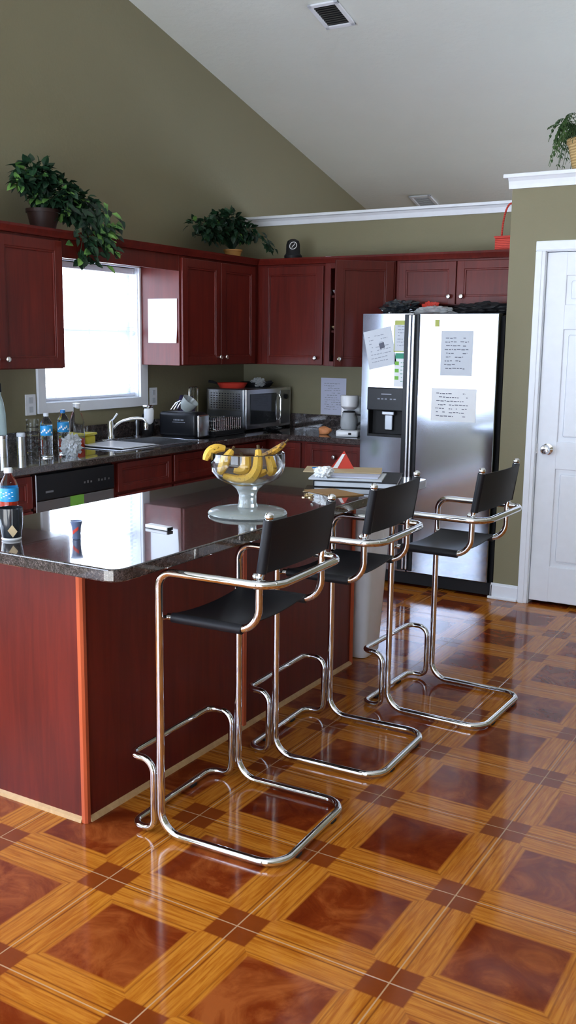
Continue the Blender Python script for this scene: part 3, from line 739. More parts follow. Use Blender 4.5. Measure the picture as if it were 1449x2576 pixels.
# stuff on the fridge
ft = FZ-.0118
def lump(name, c, r, sc, mt, label, cat, seed, crumple=.9):
    rd = random.Random(seed); b = bmesh.new(); bmesh.ops.create_icosphere(b, subdivisions=4, radius=r)
    off = [Vector((rd.uniform(-1, 1), rd.uniform(-1, 1), rd.uniform(-1, 1))).normalized() for _ in range(14)]
    for v in b.verts:
        d_ = v.co.normalized(); w = 1+.16*sum(max(0, d_.dot(o_))**8 for o_ in off)-.10*sum(max(0, d_.dot(-o_))**12 for o_ in off)+crumple*(abs(mnoise.noise(d_*3.1+Vector((seed, 0, 0))))*.9+abs(mnoise.noise(d_*7+Vector((0, seed, 0))))*.35)
        v.co = Vector((v.co.x*w*sc[0], v.co.y*w*sc[1], v.co.z*w*sc[2]))
    zmin = min(v.co.z for v in b.verts)
    for v in b.verts:
        if v.co.z < zmin*.75: v.co.z = zmin*.75
    bmesh.ops.translate(b, vec=Vector((c[0], c[1], c[2]-zmin*.75)), verts=b.verts)
    mb = MB(); mb._merge(b); o = obj(name, mb, M[mt], None, True, autos=(18 if crumple > .5 else 50)); tag(o, label, cat); return o
fg_dy = FY+.16
lump('plastic_bag', (-1.31, fg_dy+.06, ft), .07, (1.25, 1.0, .62), 'smoke', 'dark folded plastic bag at the left end on top of the fridge', 'bag', 2)
lump('plastic_bag', (-1.05, fg_dy-.02, ft), .055, (1.6, .9, .45), 'foil', 'pale crumpled plastic bag in the middle on top of the fridge', 'bag', 4)
lump('snack_bag', (-1.12, fg_dy+.12, ft), .042, (1.0, .6, .9), 'red', 'red crumpled packet behind the pale bag on top of the fridge', 'packet', 5)
lump('plastic_bag', (-.76, fg_dy+.06, ft), .06, (2.4, 1.0, .55), 'blackmatte', 'black crumpled bag at the right end on top of the fridge', 'bag', 6)

# ------------------------------------------------------------------ island
IX0, IX1, IY0, IY1 = -1.155, -.722, .212, 2.075
isl = thing('kitchen_island', 'cherry veneered island base with raw wood trim along the floor', 'island', (-.94, 1.14, 0))
obj('body', MB().box((IX0, IY0, .002), (IX1, IY1, ZC0-.001)), M['cherry'], isl)
for x, y in ((IX1, IY0), (IX1, IY1)):
    s_ = -1 if y == IY0 else 1
    obj('corner_moulding', MB().prism([(x-.012, y+s_*.008), (x+.003, y+s_*.010), (x+.010, y+s_*.003), (x+.008, y-s_*.012), (x-.012, y-s_*.012)], 2, .0, ZC0-.002), M['cherry_post'], isl)
obj('seam_moulding', MB().box((IX1, 1.118, .0), (IX1+.008, 1.142, ZC0-.002), .003), M['cherry_post'], isl)
obj('floor_trim', MB().prism([(IX1, 0), (IX1+.014, 0), (IX1+.010, .010), (IX1, .016)], 1, IY0+.012, IY1-.01), M['raw_trim'], isl)
obj('floor_trim', MB().prism([(IY0, 0), (IY0-.014, 0), (IY0-.010, .010), (IY0, .016)], 0, IX0, IX1-.012), M['raw_trim'], isl)
# top: rounded slab
TX0, TX1, TY0, TY1 = -1.225, -.398, .005, 2.20
b = bmesh.new(); pts = []
rc = .045
for cx_, cy_, a0 in ((TX1-rc, TY0+rc, -90), (TX1-rc, TY1-rc, 0), (TX0+rc, TY1-rc, 90), (TX0+rc, TY0+rc, 180)):
    for k in range(6): a = math.radians(a0+18*k); pts.append((cx_+rc*math.cos(a), cy_+rc*math.sin(a)))
vs = [b.verts.new((x, y, ZC0)) for x, y in pts]; f_ = b.faces.new(vs)
r = bmesh.ops.extrude_face_region(b, geom=[f_]); vv = [g for g in r['geom'] if isinstance(g, bmesh.types.BMVert)]
bmesh.ops.translate(b, vec=(0, 0, ZC1-ZC0), verts=vv); bmesh.ops.recalc_face_normals(b, faces=b.faces)
te = [e_ for e_ in b.edges if abs(e_.verts[0].co.z-e_.verts[1].co.z) < 1e-6]
bmesh.ops.bevel(b, geom=te, offset=.005, segments=3, profile=.5, affect='EDGES')
mb = MB(); mb._merge(b)
o = obj('island_worktop', mb, M['granite']); tag(o, 'polished dark speckled island top with rounded corners, reflecting the window', 'worktop')

# ------------------------------------------------------------------ bar stools
SW, SD, AX, AZ, TXf, TZf, FXf = .459, .421, .393, .853, -.120, .248, -.114
SXs, SZs, BXs, BZs, SW2 = .329, .707, .360, 1.039, .399
RT = .0125
def make_stool(label):
    t_ = thing('bar_stool', label, 'bar stool', (0, 0, 0), 'chrome tube bar stools along the island')
    w = SW/2; w2 = SW2/2
    P = [(0, -w, RT+.004), (0, -w, AZ), (AX, -w, AZ), (AX, w, AZ), (0, w, AZ), (0, w, RT+.004), (SD, w, RT+.004), (SD, -w, RT+.004)]
    obj('frame', MB().tube(fillet(P, [.075, .05, .075, .075, .05, .075, .075, .075], 10, True), RT, 14, True), M['chrome'], t_, True)
    xf = -.028
    Q = [(xf, -w, RT+.004), (xf, -w, TZf), (TXf, -w, TZf), (TXf, w, TZf), (xf, w, TZf), (xf, w, RT+.004), (FXf, w, RT+.004), (FXf, -w, RT+.004)]
    fr_ = obj('foot_rest', MB().tube(fillet(Q, [.035, .055, .035, .035, .055, .035, .05, .05], 8, True), .011, 12, True), M['chrome'], t_, True)
    for s in (-1, 1):
        S = [(.012, s*w2, SZs), (SXs, s*w2, SZs), (SXs, s*w2, AZ+.002), (SXs+.004, s*w2, AZ+.02), (BXs, s*w2, BZs)]
        obj('seat_rail', MB().tube(fillet(S, [0, .075, .02, .02, 0], 8), .0115, 12), M['chrome'], t_, True)
        obj('finial', MB().ball((BXs+.001, s*w2, BZs+.008), .0135, 12), M['chrome'], t_, True)
        # rail clamp to the post
        obj('bolt', MB().tube([(.012, s*w2, SZs), (.006, s*(w-.004), SZs)], .007, 8), M['chrome'], t_, True)
        obj('bolt', MB().tube([(SXs+.004, s*w2, AZ+.004), (AX-.004, s*w2, AZ+.004)], .006, 8).ball((SXs-.012, s*w2, AZ+.016), .010, 10), M['chrome'], t_, True)
    # leather seat slung between the rails, hem rolled round each rail
    def seat(u, v):
        x = .030+u*(SXs-.085); y = -w2+v*SW2
        sag = .028*math.sin(PI*v)**.8*(.55+.45*math.sin(PI*min(1, u*1.1)))
        return Vector((x, y, SZs+.014-sag))
    mb = MB().grid(seat, 14, 18, .003)
    for s in (-1, 1): mb.tube([(.030, s*w2, SZs), (.030+SXs-.085, s*w2, SZs)], .0155, 12)
    obj('seat', mb, M['leather'], t_, True, autos=60)
    def back(u, v):
        y = -w2+v*SW2; z = AZ+.030+u*(BZs-AZ-.032); f = (z-AZ)/(BZs-AZ)
        return Vector((SXs+.004+(BXs-SXs)*f+.012+.014*math.sin(PI*v), y, z))
    mb = MB().grid(back, 10, 18, .003)
    for s in (-1, 1): mb.tube([(SXs+.008, s*w2, AZ+.030), (BXs, s*w2, BZs-.002)], .0155, 12)
    obj('backrest', mb, M['leather'], t_, True, autos=60)
    for x, ys in ((SD, (-.12, .12)), (FXf, (-.11, .11))):
        for y in ys: obj('floor_pad', MB().box((x-.012, y-.016, 0), (x+.012, y+.016, .012), .004), M['rubber'], t_)
    return t_
def copy_tree(o, parent=None):
    c_ = o.copy(); C.objects.link(c_); c_.parent = parent
    for ch in list(o.children): copy_tree(ch, c_)
    return c_
st1 = make_stool('chrome and black leather bar stool at the near corner of the island')
st2 = copy_tree(st1); st2['label'] = 'chrome and black leather bar stool in the middle of the row'
st3 = copy_tree(st1); st3['label'] = 'chrome and black leather bar stool furthest back, in front of the fridge'
for s_, x, y, a in ((st1, -.471, .497, 2.2), (st2, -.478, 1.190, 2.0), (st3, -.304, 1.836, -1.4)):
    s_.location = (x, y, 0); s_.rotation_euler = (0, 0, math.radians(a))

# ------------------------------------------------------------------ glass bowl with bananas
BC = Vector((-.587, .946, ZC1))
gb = thing('pedestal_bowl', 'big clear glass pedestal fruit bowl holding the bananas', 'bowl', BC)
obj('base', MB().lathe([(0, .026), (.036, .028), (.10, .022), (.134, .016), (.142, .010), (.144, .005), (.140, .001), (0, .001)], BC, 48), M['glass_base'], gb, True)
obj('stem', MB().lathe([(0, .0265), (.037, .0285), (.032, .045), (.031, .070), (.040, .092), (.058, .108), (.060, .110), (0, .110)], BC, 36), M['glass_base'], gb, True)
obj('bowl', MB().lathe([(0, .1105), (.055, .1105), (.085, .119), (.112, .134), (.130, .158), (.135, .185), (.134, .215), (.133, .224), (.130, .226), (.1275, .222), (.129, .185), (.124, .161), (.107, .139), (.082, .125), (.055, .1175), (0, .117)], BC, 48), M['glass'], gb, True)
RV = Vector((.8396, .5432, 0)); 
vd = Vector((BC.x-1.293, BC.y+1.952, 0)).normalized(); RV = Vector((vd.y, -vd.x, 0))
def bp(r, z, d=0): return BC+RV*r+vd*d+Vector((0, 0, z))
def banana(pts, r, label, mt='banana', rev=False):
    t_ = thing('banana', label, 'banana', Vector(pts[1]), 'bananas in the glass bowl')
    P = bez(pts[0], 2*Vector(pts[1])-(Vector(pts[0])+Vector(pts[2]))/2, pts[2], 16)
    r *= 1.12; rad = [r*min(1, .30+.70*math.sin(PI*(.06+.88*i/16))**.6) for i in range(17)]
    obj('skin', MB().tube(P, rad, 7), M[mt], t_, True, autos=25)
    d_ = (P[-1]-P[-2]).normalized()
    obj('stalk', MB().tube([P[-1]-d_*.002, P[-1]+d_*.010, P[-1]+d_*.018], [r*.34, r*.26, r*.3], 7), M['stalk'], t_, True)
banana([bp(-.152, .196, -.01), bp(-.128, .232, 0), bp(-.082, .236, .01)], .0165, 'banana lying over the left rim of the glass bowl', 'banana')
banana([bp(-.098, .150, -.02), bp(-.082, .192, -.035), bp(-.058, .232, -.02)], .0175, 'banana with a dark streak leaning against the left inside of the bowl', 'banana')
banana([bp(-.085, .139, -.015), bp(.012, .139, -.055), bp(.037, .236, -.03)], .0185, 'long speckled banana curving across the front of the bowl and standing up', 'banana')
banana([bp(-.050, .152, .03), bp(-.008, .160, .02), bp(-.018, .205, .02)], .0175, 'banana behind the long one, tip up in the bowl middle', 'banana')
banana([bp(.078, .142, 0), bp(.088, .168, -.01), bp(.070, .198, 0)], .0165, 'short upright banana at the right side of the bowl', 'banana')
banana([bp(.050, .205, .045), bp(.095, .226, .03), bp(.134, .258, .02)], .0125, 'browned banana sticking out over the right rim of the bowl', 'banana_brown')
banana([bp(-.02, .132, .06), bp(.03, .133, .045), bp(.07, .150, .04)], .0165, 'banana lying on the bowl bottom behind the others', 'banana')

# ------------------------------------------------------------------ things on the island top
zi = ZC1+.0006
def lbl_ring(mb, c, r0, r1, z0, z1): return mb.lathe([(r0, z0), (r1, z1)], c, 28)
# black mug with tea bag tag
mg = thing('mug', 'glossy black mug with a tea bag tag hanging down its side', 'mug', (-.945, .150, zi))
mc = (-.945, .150, zi)
obj('cup', MB().lathe([(0, .004), (.026, .004), (.030, .010), (.035, .05), (.037, .100), (.0345, .100), (.032, .05), (.026, .014), (0, .012)], mc, 32), M['smoke'], mg, True)
obj('foot_ring', MB().lathe([(0, 0), (.029, 0), (.031, .004), (.028, .008), (0, .006)], mc, 32), M['whitegloss'], mg, True)
tv = Vector((1.293+.945, -1.952-.150, 0)).normalized(); sv = Vector((-tv.y, tv.x, 0))
def mp(s, z, o=.0385): return Vector(mc)+tv*o+sv*s+Vector((0, 0, z))
obj('string', MB().tube([mp(.004, .101, .036), mp(.004, .09, .0388), mp(.003, .05, .0375)], .0006, 5), M['paper'], mg)
o = obj('tea_bag_tag', MB().quad(mp(-.011, .034, .0372), mp(.004, .012, .0365), mp(.018, .030, .0372), mp(.003, .052, .0380)), M['tan'], mg)
md = o.modifiers.new('s', 'SOLIDIFY'); md.thickness = .0008
# bottle of red drink behind the mug
bc = (-1.128, .318, zi)
bt = thing('drink_bottle', 'clear plastic bottle with blue label and red drink behind the black mug', 'bottle', bc)
BP = [(0, 0), (.026, 0), (.031, .006), (.030, .05), (.031, .075), (.031, .125), (.029, .140), (.020, .158), (.013, .170), (.0125, .182), (0, .182)]
obj('body', MB().lathe(BP, bc, 28), M['pet'], bt, True)
obj('drink', MB().lathe([(0, .003), (.025, .003), (.0292, .008), (.0285, .05), (.0292, .084), (0, .084)], bc, 28), M['redliquid'], bt, True)
obj('drink_label', MB().lathe([(.0312, .082), (.0316, .084), (.0316, .125), (.0312, .127)], bc, 28), M['blue'], bt, True)
mb = MB(); 
for k, a in enumerate((-.9, -.6, -.3, 0, .3)):
    an = math.atan2(tv.y, tv.x)+a
    mb.box((.0316, -.003, .112-.004*(k % 2)), (.0321, .003, .115-.004*(k % 2)), 0, 1, Matrix.Translation(bc) @ Matrix.Rotation(an, 4, 'Z'))
    mb.box((.0316, -.002, .094+.005*(k % 3)), (.0321, .004, .0965+.005*(k % 3)), 0, 1, Matrix.Translation(bc) @ Matrix.Rotation(an, 4, 'Z'))
obj('label_print', mb, M['paper'], bt)
obj('cap', MB().lathe([(0, .176), (.0145, .176), (.0145, .190), (.012, .193), (0, .193)], bc, 20), M['whitegloss'], bt, True)
# shot glass
sc_ = (-.780, .263, zi)
M['printed'] = mat('blue_grey_glass', sl((120, 135, 170)), .12, trans=.35)
sg = thing('shot_glass', 'small flared shot glass with blue and red print on the island', 'glass', sc_)
obj('glass_body', MB().lathe([(0, 0), (.0125, 0), (.0135, .004), (.0125, .018), (.015, .042), (.0195, .0585), (.018, .0585), (.0135, .042), (.0110, .018), (.011, .010), (0, .010)], sc_, 24), M['printed'], sg, True)
mb = MB(); an = math.atan2(-1.952-sc_[1], 1.293-sc_[0])
mb.grid(lambda u, v: Vector(sc_)+Matrix.Rotation(an-.9+1.3*u, 3, 'Z') @ Vector((.0140+.0016*(u*.016+v*.010)/.026+.001*u, 0, .016+.016*u+.011*v)), 8, 2)
obj('red_print', mb, M['red'], sg)
# white pack lying flat
an = math.atan2(.533-.544, .108)
T = Matrix.Translation((-.673, .540, zi)) @ Matrix.Rotation(an-.02, 4, 'Z')
wp = thing('gum_pack', 'slim white packet lying flat in the middle of the island', 'packet', (-.673, .540, zi))
obj('wrapper', MB().box((-.052, -.014, 0), (.050, .014, .012), .003, 2, T), M['whitegloss'], wp)
obj('end_cap', MB().box((.0502, -.0125, .001), (.053, .0125, .011), .001, 1, T), M['blackmatte'], wp)
# pile at the far end
def flat(name, pts, z, th, mt, label, cat):
    mb = MB().prism(pts, 2, z, z+th); o = obj(name, mb, M[mt]); tag(o, label, cat); return o
z0 = zi
nb = thing('black_binder', 'black binder lying flat at the far right corner of the island', 'binder', (-.60, 1.93, z0))
T = Matrix.Translation((-.60, 1.90, z0)) @ Matrix.Rotation(math.radians(20), 4, 'Z')
obj('cover', MB().box((-.19, -.17, 0), (.17, .19, .0035), .001, 1, T).box((-.19, -.17, .0235), (.17, .19, .027), .001, 1, T).box((-.192, -.17, 0), (-.188, .19, .027), .001, 1, T), M['blackmatte'], nb)
obj('pages', MB().box((-.187, -.166, .0037), (.165, .186, .0233), 0, 1, T), M['papergrey'], nb)
o = flat('brown_envelope', [(-.70, 1.56), (-.50, 1.47), (-.43, 1.58), (-.62, 1.665)], zi, .003, 'brownpaper', 'brown envelope on the island in front of the black binder', 'envelope')
z1 = z0+.0275
T2 = Matrix.Translation((-.655, 1.86, z1)) @ Matrix.Rotation(math.radians(20), 4, 'Z')
o = obj('magazine', MB().box((-.15, -.135, 0), (.17, .10, .008), .001, 1, T2), M['papergrey']); tag(o, 'glossy pale magazine on top of the black binder', 'magazine')
o = obj('magazine', MB().box((-.12, -.10, .0085), (.15, .12, .014), .001, 1, T2), M['paperlav']); tag(o, 'thin lilac booklet under the tan cardboard sheet', 'booklet')
T3 = Matrix.Translation((-.72, 1.93, z1+.0145)) @ Matrix.Rotation(math.radians(24), 4, 'Z')
o = obj('cardboard_sheet', MB().box((-.165, -.085, 0), (.185, .105, .005), .001, 1, T3), M['tan']); tag(o, 'tan cardboard sheet on top of the pile at the island end', 'cardboard')
z2 = z1+.0197
o = obj('pen', MB().tube([(-.845, 1.885, z2+.004), (-.775, 1.935, z2+.004)], [.0035, .0045], 8), M['bluecap'], None, True); tag(o, 'blue pen lying on the left of the tan cardboard', 'pen')
# red folded card with white stripe
rcx = Vector((-.74, 1.985, z2))
rd_ = RV
rc_ = thing('folded_card', 'red triangular folded card with a white stripe standing on the cardboard', 'card', rcx)
a_, b2, c_ = rcx-RV*.052, rcx+RV*.050, rcx+RV*.006+Vector((0, 0, .080))
mb = MB()
for sgn in (-1, 1):
    o1 = vd*(.022*sgn)
    q = [a_+o1, b2+o1, c_]; 
    vs = [mb.bm.verts.new(p) for p in q]+[mb.bm.verts.new(p-vd*(.002*sgn)) for p in q]
    for f in ((0, 1, 2), (3, 5, 4), (0, 3, 4, 1), (1, 4, 5, 2), (2, 5, 3, 0)): mb.bm.faces.new([vs[i] for i in f])
obj('card', mb, M['red'], rc_)
o1 = -vd*.0232; k0 = c_-Vector((0, 0, .012))-vd*.004
obj('stripe', MB().quad(a_+RV*.004+o1+Vector((0, 0, .002)), a_+RV*.026+o1+Vector((0, 0, .002)), k0+RV*.004-vd*.0024+Vector((0, 0, -.002)), k0-RV*.010-vd*.0024+Vector((0, 0, -.003))), M['paper'], rc_)
lump('crumpled_tissue', (-.70, 1.735, z1+.009), .024, (1.3, 1.1, .8), 'paper', 'crumpled white tissue on the front edge of the pile', 'tissue', 9)
# gold keys / earrings
mb = MB(); rk = random.Random(3)
for k in range(5):
    cx_, cy_ = -.60+rk.uniform(-.02, .02), 1.42+rk.uniform(-.02, .02); rr_ = .007+rk.random()*.005
    mb.tube([(cx_+rr_*math.cos(a*PI/6), cy_+rr_*math.sin(a*PI/6)*.7, zi+.003+.0018*k) for a in range(12)], .0014, 6, True)
mb.box((-.615, 1.39, zi), (-.603, 1.43, zi+.002)); mb.box((-.59, 1.40, zi), (-.582, 1.435, zi+.0025))
o = obj('key_ring', mb, M['gold'], None, True); tag(o, 'small bunch of gold coloured keys beside the brown envelope', 'keys')

# ------------------------------------------------------------------ things on the window-side counter
zc_ = ZC1+.0006
def canister(c, r, h, label, mt='steel', capm='steeldark'):
    t_ = thing('canister', label, 'canister', c)
    obj('body', MB().lathe([(0, 0), (r, 0), (r, h*.82), (r*.97, h*.84), (0, h*.84)], c, 24), M[mt], t_, True)
    obj('lid', MB().lathe([(0, h*.842), (r*1.03, h*.842), (r*1.03, h*.97), (r*.9, h), (0, h)], c, 24), M[capm], t_, True)
canister((-2.60, 1.668, zc_), .026, .115, 'steel canister at the far left of the counter, cut by the photo edge', 'steel', 'steel')
canister((-2.545, 1.745, zc_), .022, .125, 'small steel shaker with pale lid next to the leftmost canister', 'steel', 'papergrey')
# tall textured cylinder
c0 = (-2.60, 1.885, zc_)
mb = MB(); prof = [(0, 0), (.033, 0)]
for k in range(12): prof += [(.033+.0022*(k % 2), .004+k*.0150), (.033+.0022*((k+1) % 2), .012+k*.0150)]
prof += [(.034, .185), (.030, .185), (.030, .008), (0, .008)]
o = obj('glass_jar', mb.lathe(prof, c0, 20), M['pet'], None, True, autos=15); tag(o, 'tall ribbed clear container between the steel shaker and the water bottles', 'jar')
def water_bottle(c, h, label, cap, tilt=0):
    t_ = thing('water_bottle', label, 'bottle', c)
    r = .032; mb = MB(); prof = [(0, 0), (r*.8, 0), (r, .006)]
    for k in range(6): prof += [(r*.93, .014+k*.016), (r, .022+k*.016)]
    zl0, zl1 = h*.50, h*.72
    prof += [(r*.97, zl0), (r*.97, zl1), (r, zl1+.006), (r*.86, h*.80), (r*.5, h*.885), (r*.36, h*.91), (r*.36, h*.95), (0, h*.95)]
    obj('body', mb.lathe(prof, c, 24), M['pet'], t_, True, autos=50)
    obj('bottle_label', MB().lathe([(r*.985, zl0), (r*1.0, zl0+.001), (r*1.0, zl1-.001), (r*.985, zl1)], c, 24), M['blue'], t_, True)
    an = math.atan2(-1.952-c[1], 1.293-c[0])
    mb = MB()
    for k in range(7):
        a = an-.9+.3*k; mb.box((r*1.0, -.004, zl0+.012+.006*(k % 3)), (r*1.02, .004, zl0+.020+.008*(k % 3)), 0, 1, Matrix.Translation(c) @ Matrix.Rotation(a, 4, 'Z'))
    obj('label_print', mb, M['paper'], t_)
    obj('cap', MB().lathe([(0, h*.925), (r*.43, h*.925), (r*.43, h*.99), (r*.36, h), (0, h)], c, 18), M[cap], t_, True)
water_bottle((-2.398, 1.785, zc_), .235, 'water bottle with pale cap and blue label, left one of the two by the sink', 'papergrey')
water_bottle((-2.450, 1.965, zc_), .240, 'water bottle with bright blue cap and label, right one of the two by the sink', 'bluecap')
lump('plastic_bag', (-2.325, 1.895, zc_), .05, (.75, .85, .85), 'foil', 'crumpled clear plastic wrap at the foot of the blue-capped bottle', 'bag', 12)
# big clear bottle with red bottom
c0 = (-2.61, 2.245, zc_)
t_ = thing('juice_bottle', 'large empty clear bottle with a little red drink near the yellow tub', 'bottle', c0)
obj('body', MB().lathe([(0, 0), (.040, 0), (.044, .008), (.045, .10), (.043, .145), (.030, .190), (.018, .215), (.018, .238), (0, .238)], c0, 24), M['pet'], t_, True)
obj('drink', MB().lathe([(0, .004), (.038, .004), (.042, .010), (.0425, .055), (0, .055)], c0, 24), M['redliquid'], t_, True)
obj('cap', MB().lathe([(0, .234), (.021, .234), (.021, .255), (0, .257)], c0, 18), M['whitegloss'], t_, True)
# yellow tub
t_ = thing('food_tub', 'yellow plastic tub with a lid beside the left sink bowl', 'tub', (-2.65, 2.40-.0, zc_+.004))
T = Matrix.Translation((-2.67, 2.37, zc_+.004)) @ Matrix.Rotation(.2, 4, 'Z')
obj('tub', MB().box((-.05, -.05, .0), (.05, .05, .055), .012, 3, T), M['yellow'], t_, True)
obj('lid', MB().box((-.056, -.058, .0555), (.056, .058, .070), .006, 3, T), M['yellow'], t_, True)
# dish soap at the left edge
c0 = (-2.70, 1.745, zc_)
t_ = thing('soap_bottle', 'tall dish soap bottle, yellow below and pale cyan above, at the left photo edge', 'bottle', c0)
obj('body', MB().lathe([(0, .075), (.034, .075), (.036, .12), (.033, .22), (.024, .28), (.012, .32), (.012, .34), (0, .34)], c0, 24), M['cyanglass'], t_, True)
obj('soap', MB().lathe([(0, 0), (.032, 0), (.036, .006), (.0355, .0748), (0, .0748)], c0, 24), M['yellow'], t_, True)
obj('cap', MB().lathe([(0, .335), (.016, .335), (.014, .38), (0, .385)], c0, 18), M['blackmatte'], t_, True)
# outlets
def plate(y0, y1, z0, z1, label):
    t_ = thing('wall_outlet', label, 'outlet', (XL, (y0+y1)/2, z0))
    obj('cover_plate', MB().box((XL, y0, z0), (XL+.006, y1, z1), .002), M['white'], t_)
    n = 2; w = (y1-y0)
    for k in range(n):
        obj('socket', MB().box((XL+.0062, y0+w*.3, z0+(z1-z0)*(.14+.44*k)), (XL+.009, y1-w*.3, z0+(z1-z0)*(.42+.44*k)), .002), M['papergrey'], t_)
plate(2.040, 2.120, 1.100, 1.220, 'white outlet plate on the wall left of the kitchen window')
plate(3.160, 3.240, 1.105, 1.222, 'white outlet plate on the wall right of the kitchen window')

# black toaster-like box with silver end
tb = thing('toaster', 'black toaster with silver end panel right of the sink', 'toaster', (-2.53, 3.03+.03, zc_))
T = Matrix.Translation((-2.495, 3.125, zc_)) @ Matrix.Rotation(math.radians(6), 4, 'Z')
# long axis roughly across the view
obj('body', MB().box((-.15, -.075, .008), (.13, .075, .165), .022, 4, T).box((-.13, -.06, 0), (.11, .06, .01), 0, 1, T), M['blackgloss'], tb, True)
obj('end_panel', MB().box((.1305, -.068, .006), (.150, .068, .150), .010, 3, T), M['steel'], tb, True)
obj('slots', MB().box((-.10, -.035, .1652), (.08, -.015, .1668), 0, 1, T).box((-.10, .015, .1652), (.08, .035, .1668), 0, 1, T), M['steeldark'], tb)
mb = MB()
for k in range(7): mb.box((-.035+k*.011, -.0758, .112), (-.028+k*.011, -.0752, .120), 0, 1, T)
mb.box((-.045, -.0758, .100), (.05, -.0752, .103), 0, 1, T); obj('front_lettering', mb, M['inkfaint'], tb)
# glass measuring bowl tipped on top and chrome utensil
T4 = T @ Matrix.Translation((.03, 0, .213)) @ Matrix.Rotation(math.radians(38), 4, 'Y')
o = obj('glass_bowl', MB().lathe([(0, -.045), (.028, -.045), (.045, -.02), (.056, .035), (.053, .035), (.042, -.018), (.026, -.041), (0, -.041)], (0, 0, 0), 28, T4), M['glass_base'], None, True); tag(o, 'clear ribbed glass bowl tipped on top of the black toaster', 'bowl')
T5 = T @ Matrix.Translation((-.05, 0, .1705)) 
mb = MB()
for k in range(4): mb.tube([(T5 @ Vector((-.03+.02*k*.5, -.03+.02*k, .006))), (T5 @ Vector((0+.01*k, -.02+.015*k, .05))), (T5 @ Vector((.03+.008*k, -.01+.01*k, .065)))], .005, 7)
o = obj('utensils', mb, M['chrome'], None, True); tag(o, 'shiny metal utensils lying on the left of the black toaster', 'utensils')
lump('dark_cloth', (-2.735, 3.05, zc_), .042, (.75, .9, 1.7), 'blackmatte', 'black bundle standing between the faucet and the toaster', 'cloth', 21, .15)
# dish rack
dk_ = thing('dish_rack', 'black tray dish rack with chrome wire tines in front of the microwave', 'dish rack', (-2.50, 3.42, zc_))
rx0, rx1, ry0, ry1 = -2.64, -2.335, 3.245, 3.60
mb = MB().box((rx0, ry0, zc_), (rx1, ry1, zc_+.010), .003)
for a, c in (((rx0, ry0, zc_+.01), (rx0+.008, ry1, zc_+.035)), ((rx1-.008, ry0, zc_+.01), (rx1, ry1, zc_+.035)), ((rx0, ry0, zc_+.01), (rx1, ry0+.008, zc_+.035)), ((rx0, ry1-.008, zc_+.01), (rx1, ry1, zc_+.035))): mb.box(a, c, .002)
obj('tray', mb, M['blackmatte'], dk_)
mb = MB()
for z in (.045, .10):
    mb.tube(fillet([(rx0+.015, ry0+.015, zc_+z), (rx1-.015, ry0+.015, zc_+z), (rx1-.015, ry1-.015, zc_+z), (rx0+.015, ry1-.015, zc_+z)], .02, 5, True), .003, 6, True)
for k in range(13):
    y = ry0+.03+k*.0245
    for x in (rx1-.015, rx0+.015, (rx0+rx1)/2, (rx0+rx1)/2+.07):
        mb.tube([(x, y, zc_+.020), (x, y, zc_+.10+(.012 if x > rx0+.1 else 0))], .0026, 6)
    mb.tube([(rx0+.015, y, zc_+.022), (rx1-.015, y, zc_+.022)], .0022, 5)
obj('wire_basket', mb, M['chrome'], dk_, True)
lump('cloth_bundle', (-2.68, 3.46-.06, zc_+.115), .05, (.75, 1.1, 1.0), 'purple', 'purple and pale cloth heaped at the back of the dish rack', 'cloth', 31)
# microwave
MWc = (-2.400, 3.700)
T = Matrix.Translation((MWc[0], MWc[1], zc_)) @ Matrix.Rotation(math.radians(-3), 4, 'Z')
mw_ = thing('microwave', 'stainless microwave oven in the counter corner with pans on top', 'microwave', (-2.58, 3.93, zc_))
mwW, mwD, mwH = .56, .34, .292
obj('case', MB().box((-mwD, 0, .012), (-.012, mwW, mwH), .006, 2, T), M['steeldark'], mw_)
mb = MB()
for k in range(11):
    for j in range(7):
        x = -mwD+.04+k*.0245; z = .155+j*.0165
        mb.box((x, -.0006, z), (x+.012, .0004, z+.006), 0, 1, T)
obj('vent_holes', mb, M['blackmatte'], mw_)
obj('side_panel', MB().box((-mwD+.012, -.0003, .14), (-.02, .0, mwH-.01), 0, 1, T), M['steel'], mw_)
obj('front_frame', MB().box((-.012, 0, .012), (.012, mwW, mwH), .005, 2, T), M['steel'], mw_)
obj('door_glass', MB().box((.0122, .045, .045), (.015, .37, mwH-.035), .002, 1, T), M['smoke'], mw_)
obj('door_handle', MB().tube([T @ Vector((.02, .395, .06)), T @ Vector((.034, .395, .08)), T @ Vector((.034, .395, .22)), T @ Vector((.02, .395, .245))], .006, 8), M['chrome'], mw_, True)
obj('control_panel', MB().box((.0122, .42, .03), (.0145, mwW-.015, mwH-.02), .002, 1, T), M['steeldark'], mw_)
KN = T @ Matrix.Translation((.0146, .485, .225)) @ Matrix.Rotation(PI/2, 4, 'Y')
obj('dial', MB().lathe([(0, 0), (.018, 0), (.018, .014), (.013, .018), (0, .018)], n=20, M_=KN), M['blackgloss'], mw_, True)
for x, y in ((-.03, .04), (-.03, mwW-.04), (-.30, .04), (-.30, mwW-.04)): obj('foot', MB().box((x-.012, y-.012, 0), (x+.012, y+.012, .013), .002, 1, T), M['rubber'], mw_)
mwt = zc_+mwH+.001
def pan(c, r, ang, label, mt, hm, hl=.14):
    t_ = thing('frying_pan', label, 'pan', c)
    obj('pan_body', MB().lathe([(0, 0), (r*.8, 0), (r, .035), (r*.97, .035), (r*.78, .004), (0, .004)], c, 32), M[mt], t_, True)
    d_ = Vector((math.cos(ang), math.sin(ang), 0)); c = Vector(c)
    obj('handle', MB().tube([c+d_*r*.95+Vector((0, 0, .028)), c+d_*(r+hl*.45)+Vector((0, 0, .04)), c+d_*(r+hl)+Vector((0, 0, .045))], [.006, .010, .009], 8), M[hm], t_, True)
